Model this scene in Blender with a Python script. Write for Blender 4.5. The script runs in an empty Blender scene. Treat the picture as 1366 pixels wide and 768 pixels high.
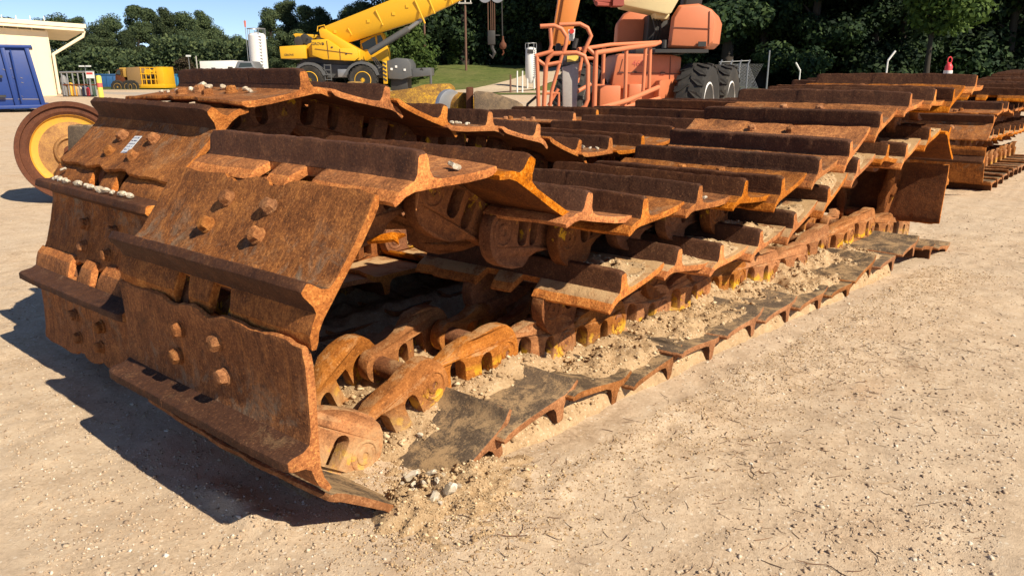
import bpy, bmesh, math, random
import numpy as np
from mathutils import Vector, Matrix
from mathutils.geometry import tessellate_polygon
sc = bpy.context.scene
R = math.radians
rnd = random.Random(7)
rng = np.random.default_rng(7)

# ------------------------------------------------------------ camera, sky, sun
CAM_H = 1.15
YAW = R(39.7)
FPX, HOR = 1000.0, 100.0                 # focal length and horizon row for a 1366 x 768 frame
PITCH = math.atan((384 - HOR) / FPX)
cd = bpy.data.cameras.new('camera'); cam = bpy.data.objects.new('camera', cd)
sc.collection.objects.link(cam)
cam.location = (0, 0, CAM_H)
cam.rotation_euler = (math.pi / 2 - PITCH, 0, YAW)
cd.sensor_width = 36; cd.lens = 36 * FPX / 1366
cd.clip_start = 0.05; cd.clip_end = 3000
sc.camera = cam

SUN = Vector((0.76, -0.01, 0.64)).normalized()
w = bpy.data.worlds.new('World'); sc.world = w; w.use_nodes = True
nt = w.node_tree
sky = nt.nodes.new('ShaderNodeTexSky'); sky.sky_type = 'NISHITA'; sky.sun_disc = False
sky.sun_elevation = math.asin(SUN.z); sky.sun_rotation = math.atan2(SUN.x, SUN.y)
sky.air_density = .5; sky.dust_density = .15; sky.ozone_density = 1.5; sky.altitude = 50
bg = nt.nodes['Background']; bg.inputs[1].default_value = 0.09
nt.links.new(sky.outputs[0], bg.inputs[0])
sl = bpy.data.lights.new('sun', 'SUN'); so = bpy.data.objects.new('sun', sl); sc.collection.objects.link(so)
sl.energy = 4.9; sl.angle = R(0.5); sl.color = (1.0, 0.87, 0.68)
so.rotation_euler = SUN.to_track_quat('Z', 'Y').to_euler()
so.location = (4, 0, 12)
vs = sc.view_settings
vs.view_transform = 'Standard'; vs.look = 'None'; vs.exposure = 0.60; vs.gamma = 1; vs.use_curve_mapping = False

# ------------------------------------------------------------ helpers
COL = sc.collection
_f = Vector((-math.sin(YAW) * math.cos(PITCH), math.cos(YAW) * math.cos(PITCH), -math.sin(PITCH)))
_r = Vector((math.cos(YAW), math.sin(YAW), 0))
_u = _r.cross(_f)
def P3(px, py, depth):                    # world point from a sight line and a distance
    return Vector((0, 0, CAM_H)) + (_f + _r * ((px - 683) / FPX) - _u * ((py - 384) / FPX)) * depth
FW = Vector((-math.sin(YAW), math.cos(YAW), 0))
def G3(px, depth):                        # ground point in that direction
    p = P3(px, HOR, depth); p.z = 0; return p

def link_obj(name, me, parent=None, mats=None):
    o = bpy.data.objects.new(name, me); COL.objects.link(o)
    if parent: o.parent = parent
    if mats:
        for m in mats: me.materials.append(m)
    return o
def tag(o, label, cat, group=None):
    o['label'] = label; o['category'] = cat
    if group: o['group'] = group
    return o
def kind(o, k, label=None, cat=None):
    o['kind'] = k
    if label: o['label'] = label
    if cat: o['category'] = cat
    return o
def thing(name, label, cat, loc=(0, 0, 0), rz=0, group=None):
    o = bpy.data.objects.new(name, None); COL.objects.link(o)
    o.location = loc; o.rotation_euler = (0, 0, rz); o.empty_display_size = .2
    return tag(o, label, cat, group)
def copy_tree(o, parent=None):
    c = o.copy(); COL.objects.link(c)
    if parent: c.parent = parent
    for ch in list(o.children): copy_tree(ch, c)
    return c
def smooth(me, ang=35):
    me.polygons.foreach_set('use_smooth', [True] * len(me.polygons))
    me.set_sharp_from_angle(angle=R(ang))
def bake(me, bevel=0.0, seg=1, angle=40, sub=0):   # apply a bevel once, then share the mesh
    o = bpy.data.objects.new('bake', me); COL.objects.link(o)
    if bevel:
        m = o.modifiers.new('b', 'BEVEL'); m.width = bevel; m.segments = seg; m.limit_method = 'ANGLE'; m.angle_limit = R(angle)
    if sub:
        m = o.modifiers.new('s', 'SUBSURF'); m.levels = sub
    dg = bpy.context.evaluated_depsgraph_get()
    n = bpy.data.meshes.new_from_object(o.evaluated_get(dg))
    bpy.data.objects.remove(o)
    return n

class MB:                                 # collects shapes into one mesh
    def __init__(s): s.v = []; s.f = []; s.m = []
    def add(s, vs, fs, mi=0):
        b = len(s.v); s.v += [tuple(v) for v in vs]
        s.f += [tuple(b + i for i in f) for f in fs]; s.m += [mi] * len(fs); return s
    def box(s, c, size, rot=None, mi=0, taper=1.0):
        hx, hy, hz = size[0] / 2, size[1] / 2, size[2] / 2; out = []
        for z in (-1, 1):
            t = taper if z > 0 else 1
            for x, y in ((-1, -1), (1, -1), (1, 1), (-1, 1)):
                p = Vector((x * hx * t, y * hy * t, z * hz))
                if rot: p = rot @ p
                out.append(p + Vector(c))
        return s.add(out, [(3, 2, 1, 0), (4, 5, 6, 7), (0, 1, 5, 4), (1, 2, 6, 5), (2, 3, 7, 6), (3, 0, 4, 7)], mi)
    def tube(s, pts, r, n=8, mi=0, cap=True):
        pts = [Vector(p) for p in pts]; vs = []; fs = []
        rr = r if isinstance(r, (list, tuple)) else [r] * len(pts)
        prev = None
        for i, p in enumerate(pts):
            d = (pts[min(i + 1, len(pts) - 1)] - pts[max(i - 1, 0)]).normalized()
            a = d.orthogonal().normalized() if prev is None else (prev - d * prev.dot(d)).normalized()
            prev = a; b = d.cross(a)
            for k in range(n):
                t = 2 * math.pi * k / n
                vs.append(p + (a * math.cos(t) + b * math.sin(t)) * rr[i])
        for i in range(len(pts) - 1):
            for k in range(n):
                k2 = (k + 1) % n
                fs.append((i * n + k, i * n + k2, (i + 1) * n + k2, (i + 1) * n + k))
        if cap:
            fs.append(tuple(range(n - 1, -1, -1))); fs.append(tuple((len(pts) - 1) * n + k for k in range(n)))
        return s.add(vs, fs, mi)
    def lathe(s, c, axis, prof, n=32, mi=0, cap=True):  # prof: (radius, offset along axis)
        axis = Vector(axis).normalized(); a = axis.orthogonal().normalized(); b = axis.cross(a); c = Vector(c)
        vs = []; fs = []; m = len(prof)
        for k in range(n):
            t = 2 * math.pi * k / n; d = a * math.cos(t) + b * math.sin(t)
            for r, h in prof: vs.append(c + d * r + axis * h)
        for k in range(n):
            k2 = (k + 1) % n
            for j in range(m - 1): fs.append((k * m + j, k2 * m + j, k2 * m + j + 1, k * m + j + 1))
        if cap and prof[0][0] > 1e-6: fs.append(tuple(k * m for k in range(n - 1, -1, -1)))
        if cap and prof[-1][0] > 1e-6: fs.append(tuple(k * m + m - 1 for k in range(n)))
        return s.add(vs, fs, mi)
    def poly(s, pts, d, mi=0):            # flat polygon pushed along d
        pts = [Vector(p) for p in pts]; d = Vector(d); n = len(pts)
        fs = [tuple(range(n - 1, -1, -1)), tuple(range(n, 2 * n))] + [(i, (i + 1) % n, n + (i + 1) % n, n + i) for i in range(n)]
        return s.add(pts + [p + d for p in pts], fs, mi)
    def mesh(s, name, recalc=True):
        me = bpy.data.meshes.new(name); me.from_pydata(s.v, [], s.f)
        me.polygons.foreach_set('material_index', s.m)
        if recalc:
            bm = bmesh.new(); bm.from_mesh(me); bmesh.ops.recalc_face_normals(bm, faces=bm.faces[:]); bm.to_mesh(me); bm.free()
        me.update(); return me
    def obj(s, name, mats, parent=None, bevel=0, seg=2, ang=35):
        me = s.mesh(name)
        if bevel: me = bake(me, bevel, seg); me.name = name
        if not isinstance(mats, (list, tuple)): mats = [mats]
        me.materials.clear()
        for m in mats: me.materials.append(m)
        smooth(me, ang)
        return link_obj(name, me, parent)

# value noise on numpy arrays
def vnoise(x, y, seed=0):
    xi = np.floor(x).astype(np.int64); yi = np.floor(y).astype(np.int64)
    fx = x - xi; fy = y - yi; fx = fx * fx * (3 - 2 * fx); fy = fy * fy * (3 - 2 * fy)
    def hsh(a, b):
        h = (a * 374761393 + b * 668265263 + seed * 144665) & 0xffffffff
        h = ((h ^ (h >> 13)) * 1274126177) & 0xffffffff
        return ((h ^ (h >> 16)) & 0xffff) / 65535.0
    a = hsh(xi, yi); b = hsh(xi + 1, yi); c = hsh(xi, yi + 1); d = hsh(xi + 1, yi + 1)
    return (a * (1 - fx) + b * fx) * (1 - fy) + (c * (1 - fx) + d * fx) * fy - .5
def fbm(x, y, sc_, oct=4, seed=0):
    t = 0; a = 1
    for i in range(oct): t = t + a * vnoise(x * sc_ + 17 * i, y * sc_ - 9 * i, seed + i); sc_ *= 2.1; a *= .5
    return t

# ------------------------------------------------------------ materials
def mat(name):
    m = bpy.data.materials.new(name); m.use_nodes = True
    n = m.node_tree.nodes; return m, n, m.node_tree.links, n['Principled BSDF']
def coords(n, l, obj_random=True):
    tc = n.new('ShaderNodeTexCoord'); out = tc.outputs['Object']
    if obj_random:
        oi = n.new('ShaderNodeObjectInfo'); mu = n.new('ShaderNodeVectorMath'); mu.operation = 'MULTIPLY_ADD'
        cx = n.new('ShaderNodeCombineXYZ')
        ml = n.new('ShaderNodeMath'); ml.operation = 'MULTIPLY'; ml.inputs[1].default_value = 37.0
        l.new(oi.outputs['Random'], ml.inputs[0])
        for i in range(3): l.new(ml.outputs[0], cx.inputs[i])
        ad = n.new('ShaderNodeVectorMath'); ad.operation = 'ADD'; l.new(out, ad.inputs[0]); l.new(cx.outputs[0], ad.inputs[1])
        n.remove(mu); return ad.outputs[0], tc.outputs['Object'], oi.outputs['Random']
    return out, out, None
def noise(n, l, vec, scale, detail=4, rough=.55, dist=0):
    t = n.new('ShaderNodeTexNoise'); t.inputs['Scale'].default_value = scale; t.inputs['Detail'].default_value = detail
    t.inputs['Roughness'].default_value = rough; t.inputs['Distortion'].default_value = dist
    l.new(vec, t.inputs['Vector']); return t.outputs['Fac']
def ramp(n, l, fac, stops):
    r = n.new('ShaderNodeValToRGB'); e = r.color_ramp.elements
    e[0].position, e[0].color = stops[0][0], (*stops[0][1], 1)
    e[1].position, e[1].color = stops[-1][0], (*stops[-1][1], 1)
    for p, c in stops[1:-1]:
        q = e.new(p); q.color = (*c, 1)
    l.new(fac, r.inputs[0]); return r.outputs[0]
def mix(n, l, fac, a, b, bt='MIX'):
    x = n.new('ShaderNodeMix'); x.data_type = 'RGBA'; x.blend_type = bt
    for s, v in ((x.inputs[0], fac), (x.inputs[6], a), (x.inputs[7], b)):
        if isinstance(v, (int, float)): s.default_value = v
        elif isinstance(v, tuple): s.default_value = (*v, 1)
        else: l.new(v, s)
    return x.outputs[2]
def mth(n, l, op, a, b=None, clamp=False):
    x = n.new('ShaderNodeMath'); x.operation = op; x.use_clamp = clamp
    for i, v in enumerate((a, b)):
        if v is None: continue
        if isinstance(v, (int, float)): x.inputs[i].default_value = v
        else: l.new(v, x.inputs[i])
    return x.outputs[0]
def step(n, l, v, lo, hi):
    x = n.new('ShaderNodeMapRange'); x.inputs[1].default_value = lo; x.inputs[2].default_value = hi
    l.new(v, x.inputs[0]); return x.outputs[0]
def bump(n, l, b, h, dist, strength=1.0):
    x = n.new('ShaderNodeBump'); x.inputs['Distance'].default_value = dist; x.inputs['Strength'].default_value = strength
    l.new(h, x.inputs['Height']); 
    cur = b.inputs['Normal'].links
    if cur: l.new(cur[0].from_socket, x.inputs['Normal'])
    l.new(x.outputs[0], b.inputs['Normal'])

def rust(name, c, lo=.36, hi=.66, rough=.85, streak=0.0, pit=.0016, dust=0.0, yellow=None, ycol=(.74, .41, .03), spec=.14, dustz=0.0, resid=0.0):
    m, n, l, b = mat(name)
    v, ov, rn = coords(n, l)
    big = noise(n, l, v, 6, 5, .6, .6); med = noise(n, l, v, 34, 6, .78); fine = noise(n, l, v, 150, 5, .8)
    sp = n.new('ShaderNodeTexVoronoi'); sp.inputs['Scale'].default_value = 120; l.new(v, sp.inputs['Vector'])
    s = mth(n, l, 'ADD', mth(n, l, 'MULTIPLY', big, .28), mth(n, l, 'MULTIPLY', med, .37))
    s = mth(n, l, 'ADD', s, mth(n, l, 'MULTIPLY', fine, .36))
    col = ramp(n, l, s, [(lo, c[0]), ((lo + hi) / 2, c[1]), (hi, c[2])])
    if streak:                            # scratches that run with the direction of travel
        mp = n.new('ShaderNodeMapping'); mp.inputs['Scale'].default_value = (9, 140, 30); l.new(v, mp.inputs[0])
        st = noise(n, l, mp.outputs[0], 1, 3, .6)
        col = mix(n, l, mth(n, l, 'MULTIPLY', step(n, l, st, .55, .75), streak), col, c[2])
    hs = n.new('ShaderNodeHueSaturation'); l.new(col, hs.inputs['Color'])
    l.new(mth(n, l, 'ADD', .88, mth(n, l, 'MULTIPLY', rn, .42)), hs.inputs['Value'])
    l.new(mth(n, l, 'ADD', .92, mth(n, l, 'MULTIPLY', mth(n, l, 'FRACT', mth(n, l, 'MULTIPLY', rn, 7.3)), .16)), hs.inputs['Saturation'])
    col = hs.outputs[0]
    gz = noise(n, l, v, 3.4, 6, .7, 1.2)      # old grease and mill scale in broad ragged patches
    col = mix(n, l, mth(n, l, 'MULTIPLY', step(n, l, gz, .56, .70), .62), col, tuple(q * .75 + .008 for q in c[0]))
    if streak: mp2 = n.new('ShaderNodeMapping'); mp2.inputs['Scale'].default_value = (4, 60, 8); l.new(v, mp2.inputs[0])
    if streak: rr_ = noise(n, l, mp2.outputs[0], 1, 4, .7, .3)
    if streak: col = mix(n, l, mth(n, l, 'MULTIPLY', step(n, l, rr_, .58, .72), .45), col, tuple(min(1, q * 1.15) for q in c[2]))
    speck = step(n, l, fine, .58, .68)
    col = mix(n, l, mth(n, l, 'MULTIPLY', speck, .55), col, tuple(min(1, q * 1.7) for q in c[2]))
    dk = step(n, l, fine, .42, .34)
    col = mix(n, l, mth(n, l, 'MULTIPLY', dk, .6), col, tuple(q * .5 for q in c[0]))
    if yellow:
        sx = n.new('ShaderNodeSeparateXYZ'); l.new(ov, sx.inputs[0])
        y0, y1, amt = yellow
        k = step(n, l, sx.outputs[2], y0, y1)
        k = mth(n, l, 'MULTIPLY', k, step(n, l, noise(n, l, v, 14, 5, .65), .62 - amt, .66 - amt))
        col = mix(n, l, k, col, mix(n, l, big, tuple(q * .7 for q in ycol), ycol))
    if resid:                             # pale caked residue in the corner of the grouser and round the bolts
        sx = n.new('ShaderNodeSeparateXYZ'); l.new(ov, sx.inputs[0])
        k = mth(n, l, 'MULTIPLY', step(n, l, sx.outputs[0], .05, .22), step(n, l, sx.outputs[0], .262, .245))
        k = mth(n, l, 'MULTIPLY', k, step(n, l, noise(n, l, v, 11, 6, .72, .8), .50, .66))
        col = mix(n, l, mth(n, l, 'MULTIPLY', k, resid), col, mix(n, l, fine, (.10, .075, .05), (.34, .29, .21)))
    if dust:                              # sand that has settled on what faces up
        ge = n.new('ShaderNodeNewGeometry'); sx = n.new('ShaderNodeSeparateXYZ'); l.new(ge.outputs['Normal'], sx.inputs[0])
        k = mth(n, l, 'MULTIPLY', step(n, l, sx.outputs[2], .2, .9), step(n, l, mth(n, l, 'ADD', mth(n, l, 'MULTIPLY', noise(n, l, v, 9, 8, .75, .5), .75), mth(n, l, 'MULTIPLY', fine, .25)), .58 - dust * .28, .65 - dust * .22))
        col = mix(n, l, mth(n, l, 'MULTIPLY', k, min(.9, dust * 1.6)), col, (.50, .34, .18))
    if dustz:
        ge = n.new('ShaderNodeNewGeometry'); sx = n.new('ShaderNodeSeparateXYZ'); l.new(ge.outputs['Position'], sx.inputs[0])
        k = mth(n, l, 'MULTIPLY', step(n, l, sx.outputs[2], dustz, dustz * .4), step(n, l, noise(n, l, v, 18, 6, .7), .3, .6))
        col = mix(n, l, mth(n, l, 'MULTIPLY', k, .8), col, (.50, .34, .18))
    l.new(col, b.inputs['Base Color'])
    l.new(mth(n, l, 'ADD', rough - .1, mth(n, l, 'MULTIPLY', med, .25)), b.inputs['Roughness'])
    b.inputs['Specular IOR Level'].default_value = spec
    bump(n, l, b, med, pit * 3, .8); bump(n, l, b, fine, pit, 1.0); bump(n, l, b, sp.outputs['Distance'], pit * .5, .7); bump(n, l, b, big, .008, .7)
    return m
def paint(name, c, rough=.45, dirt=.25, dcol=(.12, .08, .05), scale=1.0, metal=0.0, bumpd=.002):
    m, n, l, b = mat(name); v, ov, rn = coords(n, l)
    a = noise(n, l, v, 1.2 * scale, 6, .65); f = noise(n, l, v, 14 * scale, 5, .7)
    k = mth(n, l, 'MULTIPLY', step(n, l, mth(n, l, 'ADD', mth(n, l, 'MULTIPLY', a, .6), mth(n, l, 'MULTIPLY', f, .4)), .48, .68), dirt)
    base = mix(n, l, a, tuple(q * .86 for q in c), tuple(min(1, q * 1.08) for q in c))
    l.new(mix(n, l, k, base, dcol), b.inputs['Base Color'])
    l.new(mth(n, l, 'ADD', rough - .1, mth(n, l, 'MULTIPLY', f, .3)), b.inputs['Roughness'])
    b.inputs['Metallic'].default_value = metal
    bump(n, l, b, f, bumpd, .4)
    return m

M_PLATE = rust('rust_plate', ((.052, .019, .009), (.23, .084, .026), (.52, .21, .055)), .37, .65, .82, streak=.45, dust=.12, resid=.8)
M_GROUSER = rust('rust_grouser', ((.034, .014, .008), (.078, .033, .017), (.20, .088, .038)), .34, .72, .72, pit=.0010, dust=.10)
M_EDGE = rust('rust_sunlit_cut_edge', ((.10, .033, .011), (.42, .138, .029), (.70, .30, .072)), .37, .64, .9, pit=.0026)  # rust on end faces, with the sun they catch put into a brighter orange
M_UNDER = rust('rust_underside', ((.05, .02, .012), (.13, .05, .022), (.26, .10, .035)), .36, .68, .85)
M_INNER = rust('dark_inner_steel', ((.042, .032, .024), (.100, .074, .052), (.20, .138, .082)), .34, .70, .7, dust=.37, pit=.0008)
M_DUSTY = rust('dusty_rust_plate', ((.09, .038, .018), (.24, .10, .038), (.42, .20, .075)), .34, .64, .88, dust=.65)
M_LINK = rust('rust_link', ((.060, .024, .013), (.17, .066, .028), (.33, .135, .05)), .34, .66, .85, yellow=(-.03, .0, .015), dust=.25)
M_LINKY = rust('rust_link_low', ((.10, .036, .014), (.27, .105, .033), (.46, .20, .065)), .34, .64, .88, yellow=(-.015, .02, .085), dust=.35, dustz=.16)
M_BOLT = rust('rust_bolt', ((.11, .042, .018), (.27, .11, .042), (.46, .22, .085)), .34, .64, .9, pit=.003)
M_IDLER = rust('rust_wheel', ((.050, .020, .013), (.105, .040, .022), (.19, .075, .034)), .30, .74, .7, pit=.0008)
M_OLDYEL = rust('worn_yellow_paint', ((.11, .055, .025), (.26, .14, .04), (.66, .38, .03)), .40, .60, .6, pit=.0012)

def sandy(name, cols, sc1=3.0, fine=60, b1=.01, b2=.003, debris=0.5, world=True):
    m, n, l, b = mat(name)
    tc = n.new('ShaderNodeTexCoord'); v = tc.outputs['Object']
    big = noise(n, l, v, sc1 * .25, 4, .6, .3); mid = noise(n, l, v, sc1 * 2.2, 6, .65); fn = noise(n, l, v, fine, 4, .75); ff = noise(n, l, v, fine * 4, 3, .8)
    s = mth(n, l, 'ADD', mth(n, l, 'MULTIPLY', mid, .50), mth(n, l, 'MULTIPLY', fn, .5))
    col = ramp(n, l, s, [(.33, cols[0]), (.5, cols[1]), (.68, cols[2])])
    col = mix(n, l, step(n, l, big, .42, .62), col, mix(n, l, .5, col, cols[3]))
    col = mix(n, l, mth(n, l, 'MULTIPLY', step(n, l, noise(n, l, v, sc1 * .36, 7, .68, 1.0), .56, .72), .30), col, tuple(q * w_ for q, w_ in zip(cols[1], (.86, .68, .52))))
    vo = n.new('ShaderNodeTexVoronoi'); vo.inputs['Scale'].default_value = fine * 1.3; l.new(v, vo.inputs['Vector'])
    sx = n.new('ShaderNodeSeparateColor'); l.new(vo.outputs['Color'], sx.inputs[0])
    pale = mth(n, l, 'MULTIPLY', step(n, l, sx.outputs[0], .86, .9), step(n, l, vo.outputs['Distance'], .42, .30))
    col = mix(n, l, mth(n, l, 'MULTIPLY', pale, .55), col, cols[4])
    dark = mth(n, l, 'MULTIPLY', step(n, l, sx.outputs[1], .93, .95), step(n, l, vo.outputs['Distance'], .36, .26))
    dk = mth(n, l, 'MULTIPLY', dark, step(n, l, mid, .5 - debris * .2, .7))
    col = mix(n, l, mth(n, l, 'MULTIPLY', dk, .8), col, (.09, .05, .03))
    l.new(col, b.inputs['Base Color']); b.inputs['Roughness'].default_value = .95; b.inputs['Specular IOR Level'].default_value = .15
    bump(n, l, b, mid, b1, .45); bump(n, l, b, fn, b2, 1.0); bump(n, l, b, ff, b2 * .6, 1.0)
    return m
M_GROUND = sandy('sandy_yard', ((.31, .22, .14), (.54, .41, .28), (.67, .55, .40), (.53, .43, .32), (.73, .67, .56)))
M_DIRT = sandy('packed_dirt', ((.27, .175, .095), (.50, .345, .195), (.66, .50, .31), (.43, .30, .17), (.70, .60, .45)), 8, 90, .014, .0035, debris=.2)
def island(name, cols, rough=.9):
    m, n, l, b = mat(name); g = n.new('ShaderNodeNewGeometry')
    l.new(ramp(n, l, g.outputs['Random Per Island'], cols), b.inputs['Base Color']); b.inputs['Roughness'].default_value = rough
    tc = n.new('ShaderNodeTexCoord'); bump(n, l, b, noise(n, l, tc.outputs['Object'], 220, 3, .7), .002, .6)
    return m
M_GRAVEL = island('gravel_grains', [(0, (.20, .14, .10)), (.05, (.33, .24, .16)), (.3, (.42, .31, .21)), (.7, (.50, .39, .27)), (.93, (.60, .52, .42)), (1, (.70, .66, .58))])
M_CLOD = island('dirt_clods', [(0, (.24, .15, .075)), (.6, (.48, .33, .18)), (1, (.66, .53, .34))])
M_STONE = island('white_stone', [(0, (.36, .29, .20)), (.5, (.52, .45, .34)), (1, (.68, .62, .52))])
M_TWIG = island('dry_needles', [(0, (.035, .02, .015)), (.4, (.12, .06, .032)), (.8, (.24, .14, .075)), (1, (.42, .32, .2))])

def leafmat(name, cols, trans=.25):
    m, n, l, b = mat(name); g = n.new('ShaderNodeNewGeometry'); oi = n.new('ShaderNodeObjectInfo')
    c = ramp(n, l, g.outputs['Random Per Island'], cols)
    hs = n.new('ShaderNodeHueSaturation'); l.new(c, hs.inputs['Color'])
    l.new(mth(n, l, 'ADD', .7, mth(n, l, 'MULTIPLY', oi.outputs['Random'], .6)), hs.inputs['Value'])
    l.new(hs.outputs[0], b.inputs['Base Color']); b.inputs['Roughness'].default_value = .75; b.inputs['Specular IOR Level'].default_value = .2
    tr = n.new('ShaderNodeBsdfTranslucent'); l.new(hs.outputs[0], tr.inputs[0])
    mx = n.new('ShaderNodeMixShader'); mx.inputs[0].default_value = trans
    l.new(b.outputs[0], mx.inputs[1]); l.new(tr.outputs[0], mx.inputs[2]); l.new(mx.outputs[0], n['Material Output'].inputs[0])
    return m
M_LEAF = leafmat('leaf_hazed', [(0, (.034, .056, .032)), (.5, (.062, .092, .042)), (1, (.112, .142, .058))])  # green paled towards grey, distant haze put into the colour
M_LEAFD = leafmat('leaf_shaded', [(0, (.010, .024, .013)), (.5, (.017, .037, .016)), (1, (.046, .076, .023))], .2)  # shade of the right wood put into a darker leaf colour
M_LEAFL = leafmat('leaf_light', [(0, (.028, .055, .015)), (.5, (.055, .095, .022)), (1, (.10, .15, .036))])
M_LEAFB = leafmat('leaf_bronze', [(0, (.03, .02, .016)), (.5, (.055, .04, .025)), (1, (.08, .07, .035))])
M_BARK = paint('bark', (.040, .032, .026), .9, .5, (.04, .03, .02), 3, bumpd=.02)
M_GRASS = sandy('mown_grass', ((.05, .07, .02), (.10, .13, .035), (.17, .18, .06), (.16, .15, .06), (.2, .19, .08)), .6, 3, .05, .03)
M_TRACKWAY = sandy('pale_gravel_road', ((.40, .31, .21), (.52, .42, .30), (.62, .52, .39), (.45, .36, .26), (.66, .58, .46)), .6, 6, .02, .01)

# ------------------------------------------------------------ crawler track pieces
PIT = 0.3257; SW = 0.94
OUT = [(-.014, .088), (-.021, .094), (-.017, .104), (0, .103), (.03, .098), (.12, .094), (.205, .094), (.233, .100), (.244, .118), (.248, .162),
       (.253, .172), (.276, .172), (.281, .164), (.288, .116), (.298, .100), (.325, .093), (.350, .079), (.374, .056)]
INN = [(.367, .046), (.352, .055), (.330, .067), (.300, .074), (.20, .073), (.10, .073), (.03, .076), (0, .080)]
PROF = OUT + INN
def shoe_mesh(seed, name='track_shoe'):
    r = random.Random(seed)
    notch = [(.335, .430), (.535, .605)]
    st = sorted(set([0, .012, .03, .06] + [SW - x for x in (0, .012, .03, .06)] + [round(.06 + i * (SW - .12) / 22, 4) for i in range(1, 22)]))
    st = sorted(set(st + [round(.045 + i * .0215, 4) for i in range(40)]))
    st = [s for s in st if not any(abs(s - e) < .012 for a in notch for e in a)]
    for a, b in notch: st += [a - .005, a + .005, b - .005, b + .005]
    st.sort()
    ph = [r.uniform(0, 6.28) for _ in range(6)]
    vs = []; K = len(PROF)
    chips = [(r.uniform(0, SW), r.uniform(.006, .02), r.uniform(.003, .011)) for _ in range(7)]
    bend = r.uniform(-.010, .010); sag = r.uniform(-.008, .004)
    for wv in st:
        chip = sum(d * math.exp(-((wv - c) / q) ** 2) for c, q, d in chips) + r.uniform(0, .0015)
        cut = any(a < wv < b for a, b in notch)
        t = wv / SW
        # wavy worn free edge: three low lobes, deeper beside the links
        wave = -.013 * math.exp(-((wv - .39) / .045) ** 2) - .013 * math.exp(-((wv - .575) / .045) ** 2) + .003 * math.sin(t * 29 + ph[1]) - .004 * max(0, 1 - min(wv, SW - wv) / .02) + .004 * math.sin(t * 6 + ph[2])
        nbase = .004 * math.sin(t * 6.28 + ph[2])
        e = min(wv, SW - wv)
        gt = 0 if e > .02 else (1 - e / .02) ** 2 * .009      # grouser drops at its ends
        gw = .0012 * math.sin(t * 17 + ph[3]) + .0007 * math.sin(t * 43 + ph[4])
        for k, (v, nn) in enumerate(PROF):
            if k <= 4 or k >= K - 3:
                q = 1 if (k <= 3 or k == K - 1) else .6
                v -= wave * q; nn += nbase * q * .5
            if 9 <= k <= 12: nn -= gt + gw + r.uniform(0, .0016) + chip * .25
            if k <= 2 or k == K - 1: v += chip
            if k in (16, 17, 18): v -= chip * .8; nn -= sag * (2 * t - 1) ** 2
            nn += bend * (2 * t - 1) ** 2 * max(0, 1 - v / .25) + sag * (2 * t - 1) ** 2
            if 15 <= k <= 20:
                nn -= .0015 * math.sin(t * 21 + ph[5])
                if cut: v = .294 + (k in (16, 17, 18, 19)) * .003; nn = .098 if k <= 17 else .075
            vs.append((v + r.uniform(-.0006, .0006), -wv, nn + r.uniform(-.0005, .0005)))
    fs = []; mi = []
    S = len(st)
    for j in range(S - 1):
        for k in range(K):
            k2 = (k + 1) % K
            fs.append((j * K + k, j * K + k2, (j + 1) * K + k2, (j + 1) * K + k))
            mi.append(1 if 7 <= k <= 13 else (2 if k >= len(OUT) - 1 else 0))
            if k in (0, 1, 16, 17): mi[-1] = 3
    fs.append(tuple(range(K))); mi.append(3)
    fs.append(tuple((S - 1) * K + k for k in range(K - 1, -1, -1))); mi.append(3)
    me = bpy.data.meshes.new(name); me.from_pydata(vs, [], fs); me.polygons.foreach_set('material_index', mi)
    bm = bmesh.new(); bm.from_mesh(me); bmesh.ops.recalc_face_normals(bm, faces=bm.faces[:])
    bm.to_mesh(me); bm.free()
    me = bake(me, .0028, 2, 50); me.name = name
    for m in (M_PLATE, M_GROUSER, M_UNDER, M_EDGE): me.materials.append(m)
    smooth(me, 40)
    return me
SHOES = [shoe_mesh(s) for s in (1, 2, 3, 4)]
def remat(meshes, repl):
    out = []
    for me in meshes:
        c = me.copy()
        for i, m in repl.items(): c.materials[i] = m
        out.append(c)
    return out
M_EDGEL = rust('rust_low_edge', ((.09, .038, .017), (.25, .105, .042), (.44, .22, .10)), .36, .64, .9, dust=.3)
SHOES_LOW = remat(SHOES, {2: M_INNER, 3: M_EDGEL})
SHOES_DUST = remat(SHOES, {0: M_DUSTY, 2: M_DUSTY})

def bolt_mesh(seed):
    r = random.Random(seed); mb = MB()
    n = 6; vs = []; tilt = (r.uniform(-.08, .08), r.uniform(-.08, .08))
    for j, (rad, h) in enumerate(((.031, -.002), (.030, .006), (.0275, .008), (.0268, .021), (.022, .026), (.012, .028))):
        for k in range(12):
            t = 2 * math.pi * k / 12
            rr = rad * .80 * (1.04 if j in (0, 1) else (1.0 if k % 2 == 0 else .872)) * r.uniform(.965, 1.03)
            vs.append((math.cos(t) * rr + tilt[0] * h, math.sin(t) * rr + tilt[1] * h, h + r.uniform(-.0015, .0015)))
    fs = [(j * 12 + k, j * 12 + (k + 1) % 12, (j + 1) * 12 + (k + 1) % 12, (j + 1) * 12 + k) for j in range(5) for k in range(12)]
    fs.append(tuple(60 + k for k in range(12)))
    mb.add(vs, fs); me = mb.mesh('bolt'); me.materials.append(M_BOLT); smooth(me, 28); return me
BOLTS = [bolt_mesh(i) for i in range(4)]
BOLT_AT = [(.062, .37), (.062, .57), (.150, .355), (.150, .60)]

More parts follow.
